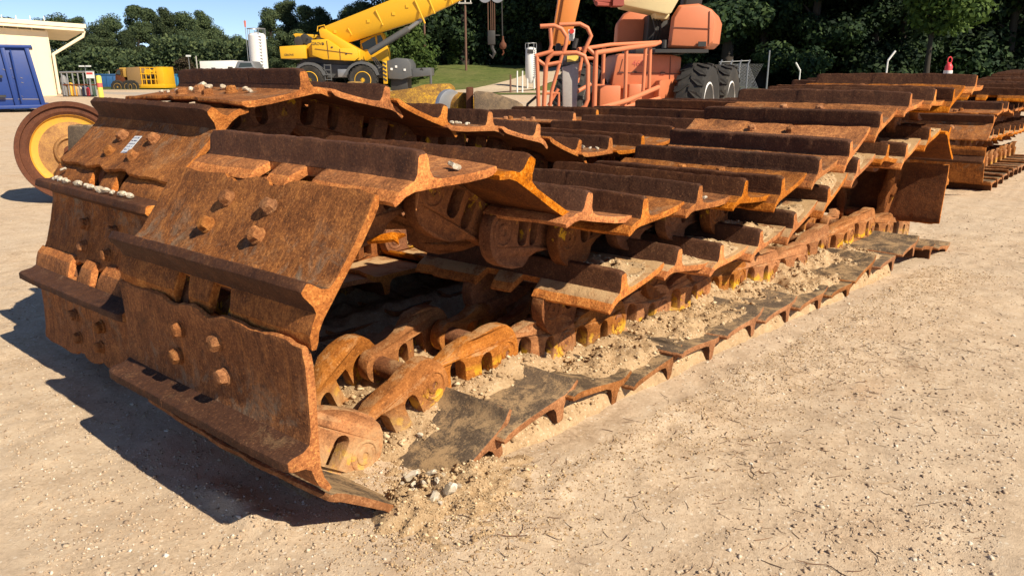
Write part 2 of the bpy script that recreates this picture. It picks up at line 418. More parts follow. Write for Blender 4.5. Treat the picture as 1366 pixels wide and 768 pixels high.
def extrude_poly(outer, holes, fn0, fn1):      # polygon with holes; fn(x, z, side) -> y
    loops = [outer] + holes
    flat = [p for lp in loops for p in lp]
    tris = tessellate_polygon([[Vector((p[0], p[1], 0)) for p in lp] for lp in loops])
    N = len(flat)
    vs = [(p[0], fn0(*p), p[1]) for p in flat] + [(p[0], fn1(*p), p[1]) for p in flat]
    fs = [tuple(t) for t in tris] + [tuple(N + i for i in reversed(t)) for t in tris]
    b = 0
    for lp in loops:
        n = len(lp)
        for i in range(n): fs.append((b + i, b + (i + 1) % n, N + b + (i + 1) % n, N + b + i))
        b += n
    return vs, fs
def arc(cx, cz, r, a0, a1, n, sx=1):
    return [(cx + sx * r * math.cos(R(a0 + (a1 - a0) * i / n)), cz + r * math.sin(R(a0 + (a1 - a0) * i / n))) for i in range(n + 1)]
def link_mesh(side, seed):                     # side +1: outer offset towards local +y
    r = random.Random(seed)
    j = lambda: r.uniform(-.002, .002)
    outer = arc(0, 0, .062, 110, 245, 8)
    outer += [(.000, -.054), (.035, -.056 + j()), (.075, -.066 + j()), (.115, -.082 + j()), (.155, -.099 + j()), (.20, -.112 + j()), (.255, -.119 + j()), (.30, -.115 + j()), (.335, -.104 + j())]
    outer += [(.362, -.082), (.380, -.052), (.390, -.018), (.390, .018), (.380, .045), (.360, .064), (.340, .074)]
    outer += [(.315, .078), (.26, .078), (.175, .078), (.10, .078), (.02, .074)]
    def arch(x0, x1, z0, z1):
        m = (x0 + x1) / 2; rr = (x1 - x0) / 2
        return [(x0, z1), (x1, z1), (x1, z0 + rr)] + arc(m, z0 + rr, rr, 0, -180, 6)[1:-1] + [(x0, z0 + rr)]
    holes = [list(reversed(arch(.085, .143, -.042, .060))), list(reversed(arch(.195, .248, -.042, .060)))]
    def off(x, z):
        t = min(1, max(0, (x - .10) / .11)); t = t * t * (3 - 2 * t)
        return side * (.044 * t)
    vs, fs = extrude_poly(outer, holes, lambda x, z: off(x, z) - side * .025, lambda x, z: off(x, z) + side * .025)
    mb = MB(); mb.add(vs, fs)
    # pin boss rings, proud of the outer face
    for cx, oo in ((PIT, .044), ):
        y0 = side * (oo + .020)
        mb.lathe((cx, y0, 0), (0, side, 0), [(.052, 0), (.051, .007), (.043, .010), (.040, .005), (.030, .004), (.028, .009), (.012, .010), (.010, .003), (0, .003)], 20)
    me = mb.mesh('track_link'); me = bake(me, .0035, 2, 50); me.name = 'track_link'
    me.materials.append(M_LINK); smooth(me, 45); return me
LINKS = {s: [link_mesh(s, k) for k in (1, 2)] for s in (1, -1)}
LINKS_LOW = {s: remat(LINKS[s], {0: M_LINKY}) for s in (1, -1)}
def pin_mesh():
    mb = MB(); mb.lathe((0, -.115, 0), (0, 1, 0), [(.036, 0), (.036, .23)], 16)
    mb.lathe((0, -.165, 0), (0, 1, 0), [(.022, 0), (.022, .33)], 12)
    me = mb.mesh('bushing'); me.materials.append(M_LINK); smooth(me, 45); return me
PIN = pin_mesh()

def make_track(name, label, group, frames, flip, width=SW, chain=True):
    """frames: (x_right, y, z, angle in degrees, style, bolts)"""
    x0, y0, z0 = frames[0][0], frames[0][1], 0
    root = thing(name, label, 'crawler track', (x0, y0, z0), 0, group)
    base = Matrix.Translation((x0, y0, z0)).inverted()
    mats = []
    for i, (x, y, z, a, style, bolts) in enumerate(frames):
        t = Vector((0, math.cos(R(a)), math.sin(R(a))))
        n = Vector((0, t.z, -t.y)) if not flip else Vector((0, -t.z, t.y))
        Y = n.cross(t)
        Mx = Matrix((( t.x, Y.x, n.x, x if not flip else x - width), (t.y, Y.y, n.y, y), (t.z, Y.z, n.z, z), (0, 0, 0, 1)))
        Mx = Mx @ Matrix.Rotation(R(rnd.uniform(-.8, .8)), 4, 'Z') @ Matrix.Rotation(R(rnd.uniform(-.6, .6)), 4, 'X')
        mats.append(Mx); L = base @ Mx
        src = {'r': SHOES, 'g': SHOES_LOW, 'd': SHOES_DUST}[style[0]]
        o = link_obj('track_shoe', src[rnd.randrange(4)], root); o.matrix_local = L
        if bolts:
            for bv, bw in BOLT_AT:
                b = link_obj('bolt', BOLTS[rnd.randrange(4)], o)
                b.location = (bv + rnd.uniform(-.003, .003), -bw + rnd.uniform(-.004, .004), .094); b.rotation_euler = (0, 0, rnd.uniform(0, 6))
        if chain and 'x' not in style:
            ls = LINKS_LOW if style[0] == 'g' else LINKS
            for s in (1, -1):
                k = link_obj('track_link', ls[s][rnd.randrange(2)], root)
                k.matrix_local = L @ Matrix.Translation((0, -SW / 2 + s * .128, 0))
            k = link_obj('bushing', PIN, root); k.matrix_local = L @ Matrix.Translation((0, -SW / 2, 0))
    return root, mats

T_A = [(5.665, .986, 179.8), (5.339, .987, 194.9), (5.024, .904, 177.9), (4.699, .916, 183.8), (4.374, .894, 197.4), (4.063, .797, 201.3), (3.76, .679, 189.9),
       (3.439, .623, 191.0), (3.119, .561, 174.5), (2.795, .592, 177.3), (2.47, .607, 182.4), (2.144, .594, 168.5), (1.825, .659, 150.5), (1.542, .819, 182.4),
       (1.216, .805, 231.0), (1.012, .552, 270.2), (1.013, .226, 326.5), (1.284, .047, 384.0), (1.582, .179, 364.2), (1.907, .203, 351.5), (2.229, .155, 365.2),
       (2.553, .184, 357.1), (2.878, .168, 362.7), (3.204, .183, 359.3), (3.529, .18, 358.3), (3.855, .17, 360.2), (4.18, .171, 363.0),
       (4.505, .190, 364.0), (4.83, .213, 357.0), (5.155, .195, 350.0), (5.475, .14, 354.0)]
def xA(y, q=(.098, .034, -.051, -.035)): return -1.32 + q[2] + q[0] * max(0, y - 1.2) + q[1] * max(0, y - 3) + q[3] * max(0, 1.2 - y)
def xM(y): return -1.399 + .081 * (y - 1.2) + .039 * max(0, y - 3)
frA = []
for i, (y, z, a) in enumerate(T_A):
    if i >= 20: z += rnd.uniform(-.012, .012); a += rnd.uniform(-4.5, 4.5)
    low = i >= 16
    x = xA(y) if i < 26 else xM(y) + .05
    frA.append((x, y, z, a, 'g' if low else 'r', not low))
M_A = [(5.513, .234, 77.2), (5.585, .551, 144.8), (5.319, .739, 190.4), (4.998, .681, 193.7), (4.682, .603, 173.7), (4.358, .639, 193.0), (4.041, .566, 199.6),
       (3.734, .457, 195.5), (3.42, .37, 186.1), (3.096, .335, 181.3), (2.771, .328, 172.7), (2.448, .369, 187.5)]
for i, (y, z, a) in enumerate(M_A):
    frA.append((xM(y) - (.16 if i == 12 else 0), y, z, a, 'r' if i < 2 else 'd', 1 < i < 13))
rootA, matsA = make_track('crawler_track', 'nearest rusty crawler track, folded in a long loop, yellow paint low on its links', 'folded rusty crawler tracks', frA, False)

frB = [(-2.47, 8.06 - .3257 * q, .17, 180) for q in range(10)] + [(-2.52, 4.8, .17, 180), (-2.52, 4.47, .17, 180), (-2.52, 4.15, .17, 181), (-2.52, 3.82, .165, 179), (-2.52, 3.49, .17, 180), (-2.52, 3.17, .17, 181), (-2.51, 2.84, .165, 178), (-2.51, 2.51, .175, 182),
       (-2.51, 2.19, .165, 180), (-2.51, 1.86, .165, 181), (-2.51, 1.53, .16, 190)]
B_T = [(1.15, .095, 89.0), (1.198, .436, 75.8), (1.278, .752, 41.7), (1.521, .969, 8.1), (1.843, 1.015, -12.7), (2.161, .943, -19.2), (2.469, .835, -3.7), (2.794, .814, -12.3),
       (3.112, .745, -18.1), (3.421, .644, -.9), (3.747, .639, 2), (4.072, .652, 6), (4.395, .686, 4), (4.72, .708, 8), (5.04, .754, 10), (5.36, .80, 0), (5.68, .79, -2), (6.01, .78, 0),
       (6.33, .78, 1), (6.66, .78, 3), (6.98, .80, 8), (7.30, .84, 10), (7.62, .89, 9), (7.94, .93, 5), (8.26, .95, 2)]
frB = [(x, y, z, a, 'g', False) for x, y, z, a in frB]
for i, (y, z, a) in enumerate(B_T):
    frB.append((-2.5 + .076 * (y - 1.2) + .03 * max(0, y - 4), y, z, a, 'r', True))
frB += [(-2.50 + .05 * (yy - 2), yy, .40 + .03 * math.sin(yy * 2), 180, 'd', False) for yy in [7.93 - .3257 * q for q in range(19)]]  # middle run, added to keep the sun out of the curl's hollow
rootB, matsB = make_track('crawler_track', 'rusty crawler track curled beside the yellow wheel, white paper tag on one shoe', 'folded rusty crawler tracks', frB, True)

def poly_path(pts, pit=PIT):                # pin positions at equal pitch along a polyline
    out = []; d = 0; cur = Vector(pts[0]); i = 1
    out.append(cur.copy())
    while i < len(pts):
        nx = Vector(pts[i]); L = (nx - out[-1]).length
        if L < pit: i += 1; continue
        a = Vector(pts[i - 1]) if (Vector(pts[i - 1]) - out[-1]).length < pit else out[-1]
        dd = (nx - a).normalized(); lo, hi = 0, (nx - a).length
        for _ in range(30):
            m = (lo + hi) / 2
            if (a + dd * m - out[-1]).length < pit: lo = m
            else: hi = m
        out.append(a + dd * lo)
    return out
def frames_from(pts, xf, style='r', bolts=True, amp=4):
    pp = poly_path(pts); fr = []
    for i in range(len(pp) - 1):
        d = pp[i + 1] - pp[i]
        fr.append((xf(pp[i].x), pp[i].x, pp[i].y, math.degrees(math.atan2(d.y, d.x)) + rnd.uniform(-amp, amp), style, bolts))
    return fr
# third track, behind the second
frC = frames_from([(4.9, .69), (5.5, .70), (6.2, .67), (7.2, .66)], lambda y: -3.62 + .03 * (y - 4.9), amp=3)
frC += frames_from([(7.2, .17), (4.9, .17)], lambda y: -3.62, 'g', False, 2) + frames_from([(7.2, .42), (4.95, .43)], lambda y: -3.60, 'd', False, 2)
rootC, _ = make_track('crawler_track', 'rusty crawler track seen as flat rows of shoes behind the pile below the lift', 'folded rusty crawler tracks', frC, True)
# far pile at the right
xD = lambda y: -1.15 + .02 * (y - 8)
frD = frames_from([(12.6, .17), (8.85, .17)], xD, 'g', False, 2) + frames_from([(8.62, .19), (8.45, .42), (8.55, .66), (8.9, .72), (10.5, .69), (12.6, .70)], xD, 'r', True, 3)
rootD, _ = make_track('crawler_track', 'rusty crawler track at the right edge, its near end curled upright above the ground', 'folded rusty crawler tracks', frD, True)
frD2 = frames_from([(12.6, .44), (10.3, .45), (8.75, .48), (8.55, .43)], lambda y: -1.17 + .02 * (y - 8), 'd', False, 3)
for f in frD2: pass
make_track('crawler_track', 'dusty crawler track squeezed as a middle layer inside the far right pile', 'folded rusty crawler tracks', frD2, False)
frE = frames_from([(15.2, 1.02), (13.6, 1.04), (12.2, .97), (11.0, .90), (9.8, .88), (9.4, .78)], lambda y: -.98 + .03 * (y - 9), 'r', True, 3)
make_track('crawler_track', 'brown crawler track stacked highest on the far right pile, running out of frame', 'folded rusty crawler tracks', frE, False)

# paper tag on the upright shoe of the second track
def tag_print():
    m, n, l, b = mat('printed_tag'); tc = n.new('ShaderNodeTexCoord'); v = tc.outputs['Object']
    mp = n.new('ShaderNodeMapping'); mp.inputs['Scale'].default_value = (60, 210, 1); l.new(v, mp.inputs[0])
    t = n.new('ShaderNodeTexNoise'); t.inputs['Scale'].default_value = 1; t.inputs['Detail'].default_value = 1; l.new(mp.outputs[0], t.inputs['Vector'])
    sx = n.new('ShaderNodeSeparateXYZ'); l.new(v, sx.inputs[0])
    row = mth(n, l, 'SINE', mth(n, l, 'MULTIPLY', sx.outputs[0], 420))
    k = mth(n, l, 'MULTIPLY', step(n, l, row, .0, .2), step(n, l, t.outputs[0], .46, .5))
    inside = mth(n, l, 'LESS_THAN', mth(n, l, 'ABSOLUTE', sx.outputs[1]), .023)
    k = mth(n, l, 'MULTIPLY', k, inside)
    l.new(mix(n, l, k, (.62, .66, .70), (.03, .04, .10)), b.inputs['Base Color']); b.inputs['Roughness'].default_value = .4
    return m
i3 = 21 + 2
tg = MB().box((0, 0, 0), (.088, .052, .0012)).obj('paper_tag', tag_print(), rootB)
tg.matrix_local = Matrix.Translation(rootB.location).inverted() @ matsB[i3] @ Matrix.Translation((.115, -.47, .0965)) @ Matrix.Rotation(R(4), 4, 'Z')
tg['label'] = 'small white paper tag with dark print'

exec_more = True

# ------------------------------------------------------------ ground
def axis(lo, hi, st, far0, far1, g=1.10):
    a = list(np.arange(lo, hi + 1e-6, st)); s = st; x = hi; r_ = []
    while x < far1: s *= g; x += s; r_.append(x)
    s = st; x = lo; l_ = []
    while x > far0: s *= g; x -= s; l_.append(x)
    return np.array(l_[::-1] + a + r_)
def ground_h(X, Y):
    near = np.clip(1.6 - np.hypot(X + 2, Y - 3) / 14, 0, 1)
    h = .022 * fbm(X, Y, .9, 3, 3) + near * (.010 * fbm(X, Y, 6, 4, 5) + .005 * fbm(X, Y, 34, 3, 9))
    for q, wd, dp_ in ((.35, .16, .012), (.85, .14, .010), (2.0, .18, .010)):      # faint wheel ruts running past the pile
        e = X - q - .16 * (Y - 2) - .08 * np.sin(Y * .7); h = h - dp_ * np.exp(-(e / wd) ** 2) * (.6 + fbm(X, Y, 1.5, 2, 8)) + .004 * np.sin(Y * 42 + e * 14) * np.exp(-(e / wd) ** 2) * near
    # loose material pushed along the foot of the near track
    side = np.exp(-((X + 1.18 - .09 * (Y - 1.2)) / .17) ** 2) * np.clip((Y - .9) / .4, 0, 1) * np.clip((6 - Y) / 1.5, 0, 1)
    h = h + side * (.004 + .022 * np.abs(fbm(X, Y, 9, 4, 21)))
    h = h + .03 * np.exp(-((X + 1.75) / .22) ** 2 - ((Y - .93) / .05) ** 2) * (1 + 1.5 * fbm(X, Y, 20, 3, 2))   # ridge of sand under the first shoe
    return h
def grid_obj(name, xs, ys, hf, m, keep=None, parent=None):
    X, Y = np.meshgrid(xs, ys); Z = hf(X, Y); nx, ny = len(xs), len(ys)
    co = np.stack([X, Y, Z], -1).reshape(-1, 3)
    idx = np.arange(nx * ny).reshape(ny, nx)
    q = np.stack([idx[:-1, :-1], idx[:-1, 1:], idx[1:, 1:], idx[1:, :-1]], -1).reshape(-1, 4)
    if keep is not None:
        kk = keep(X, Y, Z); kq = kk.reshape(-1)[q].any(1); q = q[kq]
        used = np.unique(q); mp = np.full(len(co), -1); mp[used] = np.arange(len(used)); co = co[used]; q = mp[q]
    me = bpy.data.meshes.new(name); me.vertices.add(len(co)); me.vertices.foreach_set('co', co.ravel())
    me.loops.add(q.size); me.loops.foreach_set('vertex_index', q.ravel().astype(np.int32))
    me.polygons.add(len(q)); me.polygons.foreach_set('loop_start', np.arange(0, q.size, 4, dtype=np.int32))
    me.polygons.foreach_set('use_smooth', np.ones(len(q), bool)); me.update(calc_edges=True)
    return link_obj(name, me, parent, [m])
gr = grid_obj('ground', axis(-5.5, 1.5, .02, -1500, 900, 1.12), axis(.1, 6.5, .02, -60, 1800, 1.12), ground_h, M_GROUND)
kind(gr, 'structure', 'pale sandy gravel yard')

def blob_field(name, P, S, m, label, cat, flat=.7, seed=0):   # many small irregular grains in one mesh
    r = np.random.default_rng(seed); n = len(P)
    base = np.array([(1, 0, 0), (0, 1, 0), (-1, 0, 0), (0, -1, 0), (0, 0, 1), (0, 0, -1)], float)
    co = base[None] * r.uniform(.6, 1.25, (n, 6, 1)) + r.normal(0, .18, (n, 6, 3))
    co[:, :, 2] *= flat
    a = r.uniform(0, 6.28, n); c, s = np.cos(a), np.sin(a)
    x = co[:, :, 0] * c[:, None] - co[:, :, 1] * s[:, None]; y = co[:, :, 0] * s[:, None] + co[:, :, 1] * c[:, None]
    co = np.stack([x * r.uniform(.8, 1.4, (n, 1)), y, co[:, :, 2]], -1) * S[:, None, None] + P[:, None, :]
    f = np.array([(0, 1, 4), (1, 2, 4), (2, 3, 4), (3, 0, 4), (1, 0, 5), (2, 1, 5), (3, 2, 5), (0, 3, 5)])
    F = (f[None] + (np.arange(n) * 6)[:, None, None]).reshape(-1, 3)
    me = bpy.data.meshes.new(name); me.vertices.add(n * 6); me.vertices.foreach_set('co', co.ravel())
    me.loops.add(F.size); me.loops.foreach_set('vertex_index', F.ravel().astype(np.int32))
    me.polygons.add(len(F)); me.polygons.foreach_set('loop_start', np.arange(0, F.size, 3, dtype=np.int32)); me.update(calc_edges=True)
    o = link_obj(name, me, None, [m]); kind(o, 'stuff', label, cat); return o
def in_cam(n, dmin, dmax, power=1.6):        # points on the ground spread over what the camera sees
    d = dmin + (dmax - dmin) * rng.random(n) ** power; u = rng.uniform(-.75, .75, n)
    x = FW.x * d + _r.x * u * d; y = FW.y * d + _r.y * u * d; return x, y
x, y = in_cam(80000, 1.0, 9, 1.7)
S = rng.lognormal(-5.95, .50, len(x)); S = np.clip(S, .0012, .009)
kp = fbm(x, y, .9, 4, 31) + rng.normal(0, .16, len(x)) > .02; x, y, S = x[kp], y[kp], S[kp]
blob_field('gravel', np.stack([x, y, ground_h(x, y) + S * .2], -1), S, M_GRAVEL, 'fine gravel scattered over the sandy yard', 'gravel')
# loose crumbs thick along the foot of the near track
n = 16000; y = rng.uniform(1.0, 5.2, n); x = -1.20 + .085 * (y - 1.2) + np.abs(rng.normal(0, .22, n)) - .03
S = np.clip(rng.lognormal(-6.25, .45, n), .001, .007)
blob_field('crumbled_soil', np.stack([x, y, ground_h(x, y) + S * .2], -1), S, M_CLOD, 'loose crumbs of soil along the foot of the track', 'soil', seed=4)

def needle_field(name, n, pos, length, rad, label, seed):
    r = random.Random(seed); vs = []; fs = []
    for i in range(n):
        x, y = pos(r); L = r.uniform(*length); a = r.uniform(0, math.pi); bend = r.gauss(0, .45); q = r.uniform(*rad); b = len(vs); m = 4
        px, py = x, y
        for k in range(m):
            z = float(ground_h(np.array(px), np.array(py))) + q * (.8 + 1.5 * r.random()) + (.006 * r.random() if k in (0, m - 1) else 0)
            dx, dy = math.cos(a), math.sin(a); rr = q * (1 if k < m - 1 else .4)
            vs += [(px - dy * rr, py + dx * rr, z), (px + dy * rr, py - dx * rr, z), (px, py, z + rr * 1.6)]
            a += bend / m; px += math.cos(a) * L / m; py += math.sin(a) * L / m
        for k in range(m - 1):
            for e in range(3): fs.append((b + k * 3 + e, b + k * 3 + (e + 1) % 3, b + k * 3 + 3 + (e + 1) % 3, b + k * 3 + 3 + e))
    me = bpy.data.meshes.new(name); me.from_pydata(vs, [], fs)
    o = link_obj(name, me, None, [M_TWIG]); kind(o, 'stuff', label, 'plant litter')
def pos_far(r):
    d = 1.1 + 7 * r.random() ** 1.5; u = r.uniform(-.3, .75); return FW.x * d + _r.x * u * d, FW.y * d + _r.y * u * d
CL = [(1.0, 5.0), (1.5, 5.6), (.9, 5.9), (1.9, 6.4), (-.95, 1.55), (-1.05, 1.2), (-.72, 2.1), (-.55, 2.6), (-.85, 2.9), (-.35, 3.6), (-.6, 3.3), (.1, 4.8), (-.9, 2.2), (-.45, 1.9), (-.3, 5.2), (.5, 4.4)]
def pos_cl(r):
    c = CL[r.randrange(len(CL))]; s = r.choice((.08, .16, .3)); return c[0] + r.gauss(0, s), c[1] + r.gauss(0, s * 1.2)
needle_field('pine_needles', 1000, pos_cl, (.012, .07), (.0004, .0011), 'brown needles and twigs gathered in drifts on the sand', 5)
needle_field('pine_needles', 190, pos_far, (.02, .12), (.0005, .0014), 'single dry needles strewn over the open sand', 6)

# ------------------------------------------------------------ dirt on and around the near track
PLY = []; PLZ = []
for (y_, z_, a_) in T_A[17:]:
    for q_ in (.0, .3):
        t_ = (math.cos(R(a_)), math.sin(R(a_))); PLY.append(y_ + t_[0] * q_ + t_[1] * .074); PLZ.append(z_ + t_[1] * q_ - t_[0] * .074)
def plate_z(Y):
    o = np.argsort(PLY); return np.interp(Y, np.array(PLY)[o], np.array(PLZ)[o])
def berm(X, Y):
    xr = np.where(Y < 4.1, -1.371 + .098 * np.maximum(0, Y - 1.2) + .034 * np.maximum(0, Y - 3), -1.40 + .081 * (Y - 1.2) + .039 * np.maximum(0, Y - 3) + .05)
    wv = xr - X
    n1 = fbm(X, Y, 5, 4, 41); n2 = fbm(X, Y, 22, 4, 45)
    near = np.exp(-((Y - 1.30) / .33) ** 2)
    pz = plate_z(Y)
    far = np.clip((1.0 - wv) / .1, 0, 1) * np.clip((Y - 1.02) / .12, 0, 1) * np.clip((4.9 - Y) / .3, 0, 1)
    core = np.clip((wv - .16 + .12 * n1) / .16, 0, 1); core = core * core * (3 - 2 * core)      # thick round the chain
    rim = np.clip((wv + .0) / .05, 0, 1) * np.clip((Y - 1.6) / .4, 0, 1)                        # thin skin on the plates
    hp = pz + .030 * core + (.006 + .050 * n1 + .012 * n2) * rim - .030 * (1 - rim) * (1 - core) + .016 * n2 + .03 * n1 * core
    hp = hp - .007 - .09 * np.clip((.09 - wv) / .07, 0, 1)
    h = np.where((wv > .02) & (far > .5), hp, -.05)
    spill = near * .060 * np.exp(-((X + 1.36) / .15) ** 2) * np.clip((Y - 1.05) / .1, 0, 1)
    return np.maximum(h, spill + .05 * n2 * near + ground_h(X, Y) - .022)
b_ = grid_obj('packed_dirt', np.arange(-2.45, -.75, .010), np.arange(1.0, 5.0, .010), berm, M_DIRT, keep=lambda X, Y, Z: Z > ground_h(X, Y) - .004)
kind(b_, 'stuff', 'sandy dirt packed between the lower links and over the ground shoes', 'dirt')
n = 9000; x = rng.normal(-1.36, .16, n); y = rng.normal(1.30, .17, n)
z = np.maximum(berm(x, y), ground_h(x, y)); S = np.clip(rng.lognormal(-6.3, .55, n), .001, .010)
blob_field('dirt_crumbs', np.stack([x, y, z + S * .15], -1), S, M_CLOD, 'crumbs and chips of soil heaped by the first link', 'dirt', seed=19)
n = 15000; y = rng.uniform(1.05, 4.8, n); x = -1.38 + .1 * (y - 1.2) - rng.uniform(-.02, .75, n); z = berm(x, y); k = z > .03
S = np.clip(rng.lognormal(-5.5, .55, n), .0018, .014)
blob_field('dirt_crumbs', np.stack([x, y, z + S * .2], -1)[k], S[k], M_CLOD, 'crumbs of dirt on the packed soil between the links', 'dirt', seed=9)

def inner_heap(X, Y):
    e = np.clip((X + 3.42) / .12, 0, 1) * np.clip((-2.44 - X) / .10, 0, 1) * np.clip((Y - 1.45) / .15, 0, 1) * np.clip((4.6 - Y) / .3, 0, 1)
    return (.17 + .13 * np.clip((-2.6 - X) / .5, 0, 1) + .10 * fbm(X, Y, 3, 3, 81) + .035 * fbm(X, Y, 16, 4, 83)) * e - .03
kind(grid_obj('trapped_dirt', np.arange(-3.45, -2.42, .02), np.arange(1.4, 4.65, .02), inner_heap, M_DIRT, keep=lambda X, Y, Z: Z > 0), 'stuff', 'dirt trapped in the dark hollow of the second track', 'dirt')
# dirt heaped on the shoes of the middle layer
vs_all = []; fs_all = []; cr = []; off = len(T_A)
for j in range(2, len(M_A)):
    Mx = matsA[off + j]
    us = np.linspace(-.005, .245, 26); ws = np.linspace(.02, .90, 84)
    U, Wd = np.meshgrid(us, ws)
    n1 = fbm(U + j * 3.1, Wd, 7, 3, 50 + j); n2 = fbm(U + j, Wd, 30, 4, 60 + j)
    prof = np.clip((U + .01) / .05, 0, 1) * (.30 + .70 * np.clip(U / .22, 0, 1)) * np.clip((Wd - .02) / .06, 0, 1)
    H = (.034 + .075 * n1 + .03 * n2) * prof - .001
    H = np.where((U < .0) | (Wd < .03), -.006, H)
    base = len(vs_all)
    for u, wv, h in zip(U.ravel(), Wd.ravel(), H.ravel()):
        vs_all.append(tuple(Mx @ Vector((u, -wv, .096 + h))))
    for a in range(len(ws) - 1):
        for b in range(len(us) - 1):
            if max(H[a, b], H[a + 1, b], H[a, b + 1], H[a + 1, b + 1]) < 0: continue
            i0 = base + a * len(us) + b; fs_all.append((i0, i0 + len(us), i0 + len(us) + 1, i0 + 1))
    for _ in range(420):
        a = rnd.randrange(len(ws)); b = rnd.randrange(len(us))
        if H[a, b] > 0.002: cr.append(tuple(Mx @ Vector((U[a, b], -Wd[a, b], .097 + H[a, b]))))
me = bpy.data.meshes.new('shoe_dirt'); me.from_pydata(vs_all, [], fs_all); me.polygons.foreach_set('use_smooth', [True] * len(me.polygons))
o = link_obj('shoe_dirt', me, None, [M_DIRT]); kind(o, 'stuff', 'dry dirt lying on the shoes of the middle layer', 'dirt')
cr = np.array(cr); blob_field('shoe_crumbs', cr, np.clip(rng.lognormal(-5.3, .5, len(cr)), .002, .016), M_CLOD, 'crumbs and lumps of dirt on the middle shoes', 'dirt', seed=12)

# ------------------------------------------------------------ white stones
def stone_mesh(seed):
    r = random.Random(seed); bm = bmesh.new(); bmesh.ops.create_icosphere(bm, subdivisions=2, radius=1)
    cuts = [Vector((r.gauss(0, 1), r.gauss(0, 1), r.gauss(0, 1))).normalized() for _ in range(9)]
    for v in bm.verts:
        for c in cuts:
            d = v.co.dot(c); lim = r.uniform(.45, .7)
            if d > lim: v.co -= c * (d - lim)
        v.co.x *= 1.25; v.co.z *= .75; v.co *= r.uniform(.96, 1.04)
    me = bpy.data.meshes.new('stone'); bm.to_mesh(me); bm.free(); me.materials.append(M_STONE); smooth(me, 15); return me
STONES = [stone_mesh(i) for i in range(6)]
def stone(p, s, label, group):
    o = link_obj('white_stone', STONES[rnd.randrange(6)]); o.location = p
    o.rotation_euler = (rnd.uniform(-.5, .5), rnd.uniform(-.5, .5), rnd.uniform(0, 6.28)); o.scale = (s * rnd.uniform(.9, 1.15),) * 3
    tag(o, label, 'stone', group)
GL = 'white stones spilled on the ground by the first shoe'
for px, py, s in ((549, 638, .016), (546, 655, .017), (580, 668, .017), (603, 666, .020), (574, 644, .013), (557, 628, .010), (590, 640, .009), (566, 655, .009), (597, 651, .009), (537, 640, .008), (584, 658, .009),
                  (560, 594, .010), (533, 655, .008), (552, 647, .008), (612, 655, .009), (571, 629, .007), (540, 628, .007), (588, 676, .007)):
    d = CAM_H / ((py - HOR) / FPX); p = P3(px, py, (CAM_H - .02) / (-((_f - _u * ((py - 384) / FPX)).z))); x_, y_ = p.x, p.y
    z_ = max(float(ground_h(np.array(x_), np.array(y_))), float(berm(np.array(x_), np.array(y_))))
    stone((x_, y_, z_ + s * .45), s * 1.15, 'whitish stone spilled on the ground beside the first dark shoe', GL)
def on_shoe(Mx, lst, label, group):
    for u, wv, s in lst: stone(Mx @ Vector((u, -wv, .096 + s * .45)), s, label, group)
bi = 21
on_shoe(matsB[bi + 1], [(.335, .10 + .0, .011)] , 'white stone lying in the top corner of the upright shoe beside the wheel', 'stones on the upright track')
lip = matsB[bi + 1]
for k in range(13):
    wv = .10 + .055 * k + rnd.uniform(-.01, .01); s = rnd.uniform(.011, .019)
    stone(lip @ Vector((.296, -wv, .135 + rnd.uniform(-.01, .012))), s, 'white stone in the row caught on the ledge next to the wheel', 'white stones caught on the ledge by the wheel')
on_shoe(matsB[bi + 3], [(.18, .30, .026), (.19, .36, .020), (.20, .45, .016), (.16, .26, .012), (.12, .22, .012), (.10, .18, .010), (.2, .62, .012), (.09, .14, .010), (.17, .70, .014)],
        'white stone between the bolts on the topmost shoe of the second track', 'white stones on the topmost shoe')
on_shoe(matsB[bi + 6], [(.19, .70, .010), (.21, .74, .014), (.2, .78, .013), (.18, .82, .011), (.2, .86, .012), (.17, .88, .01)], 'small white stone before a ridge on the second track, below the far wheel', 'white stones on a middle shoe')
on_shoe(matsB[bi + 9], [(.19, .6 + .05 * k, rnd.uniform(.010, .018)) for k in range(7)], 'one of the white stones heaped between ridges in the middle of the pile', 'white stones heaped mid pile')
on_shoe(matsA[13], [(.10, .05, .013), (.085, .075, .015)], 'white stone resting on the flat of the top shoe at the near end', 'stones on the near top shoe')
on_shoe(matsA[9], [(.16, .035, .010), (.17, .06, .012), (.12, .05, .010)], 'pale stone at the end of a ridge on the near track', 'stones at a ridge end')

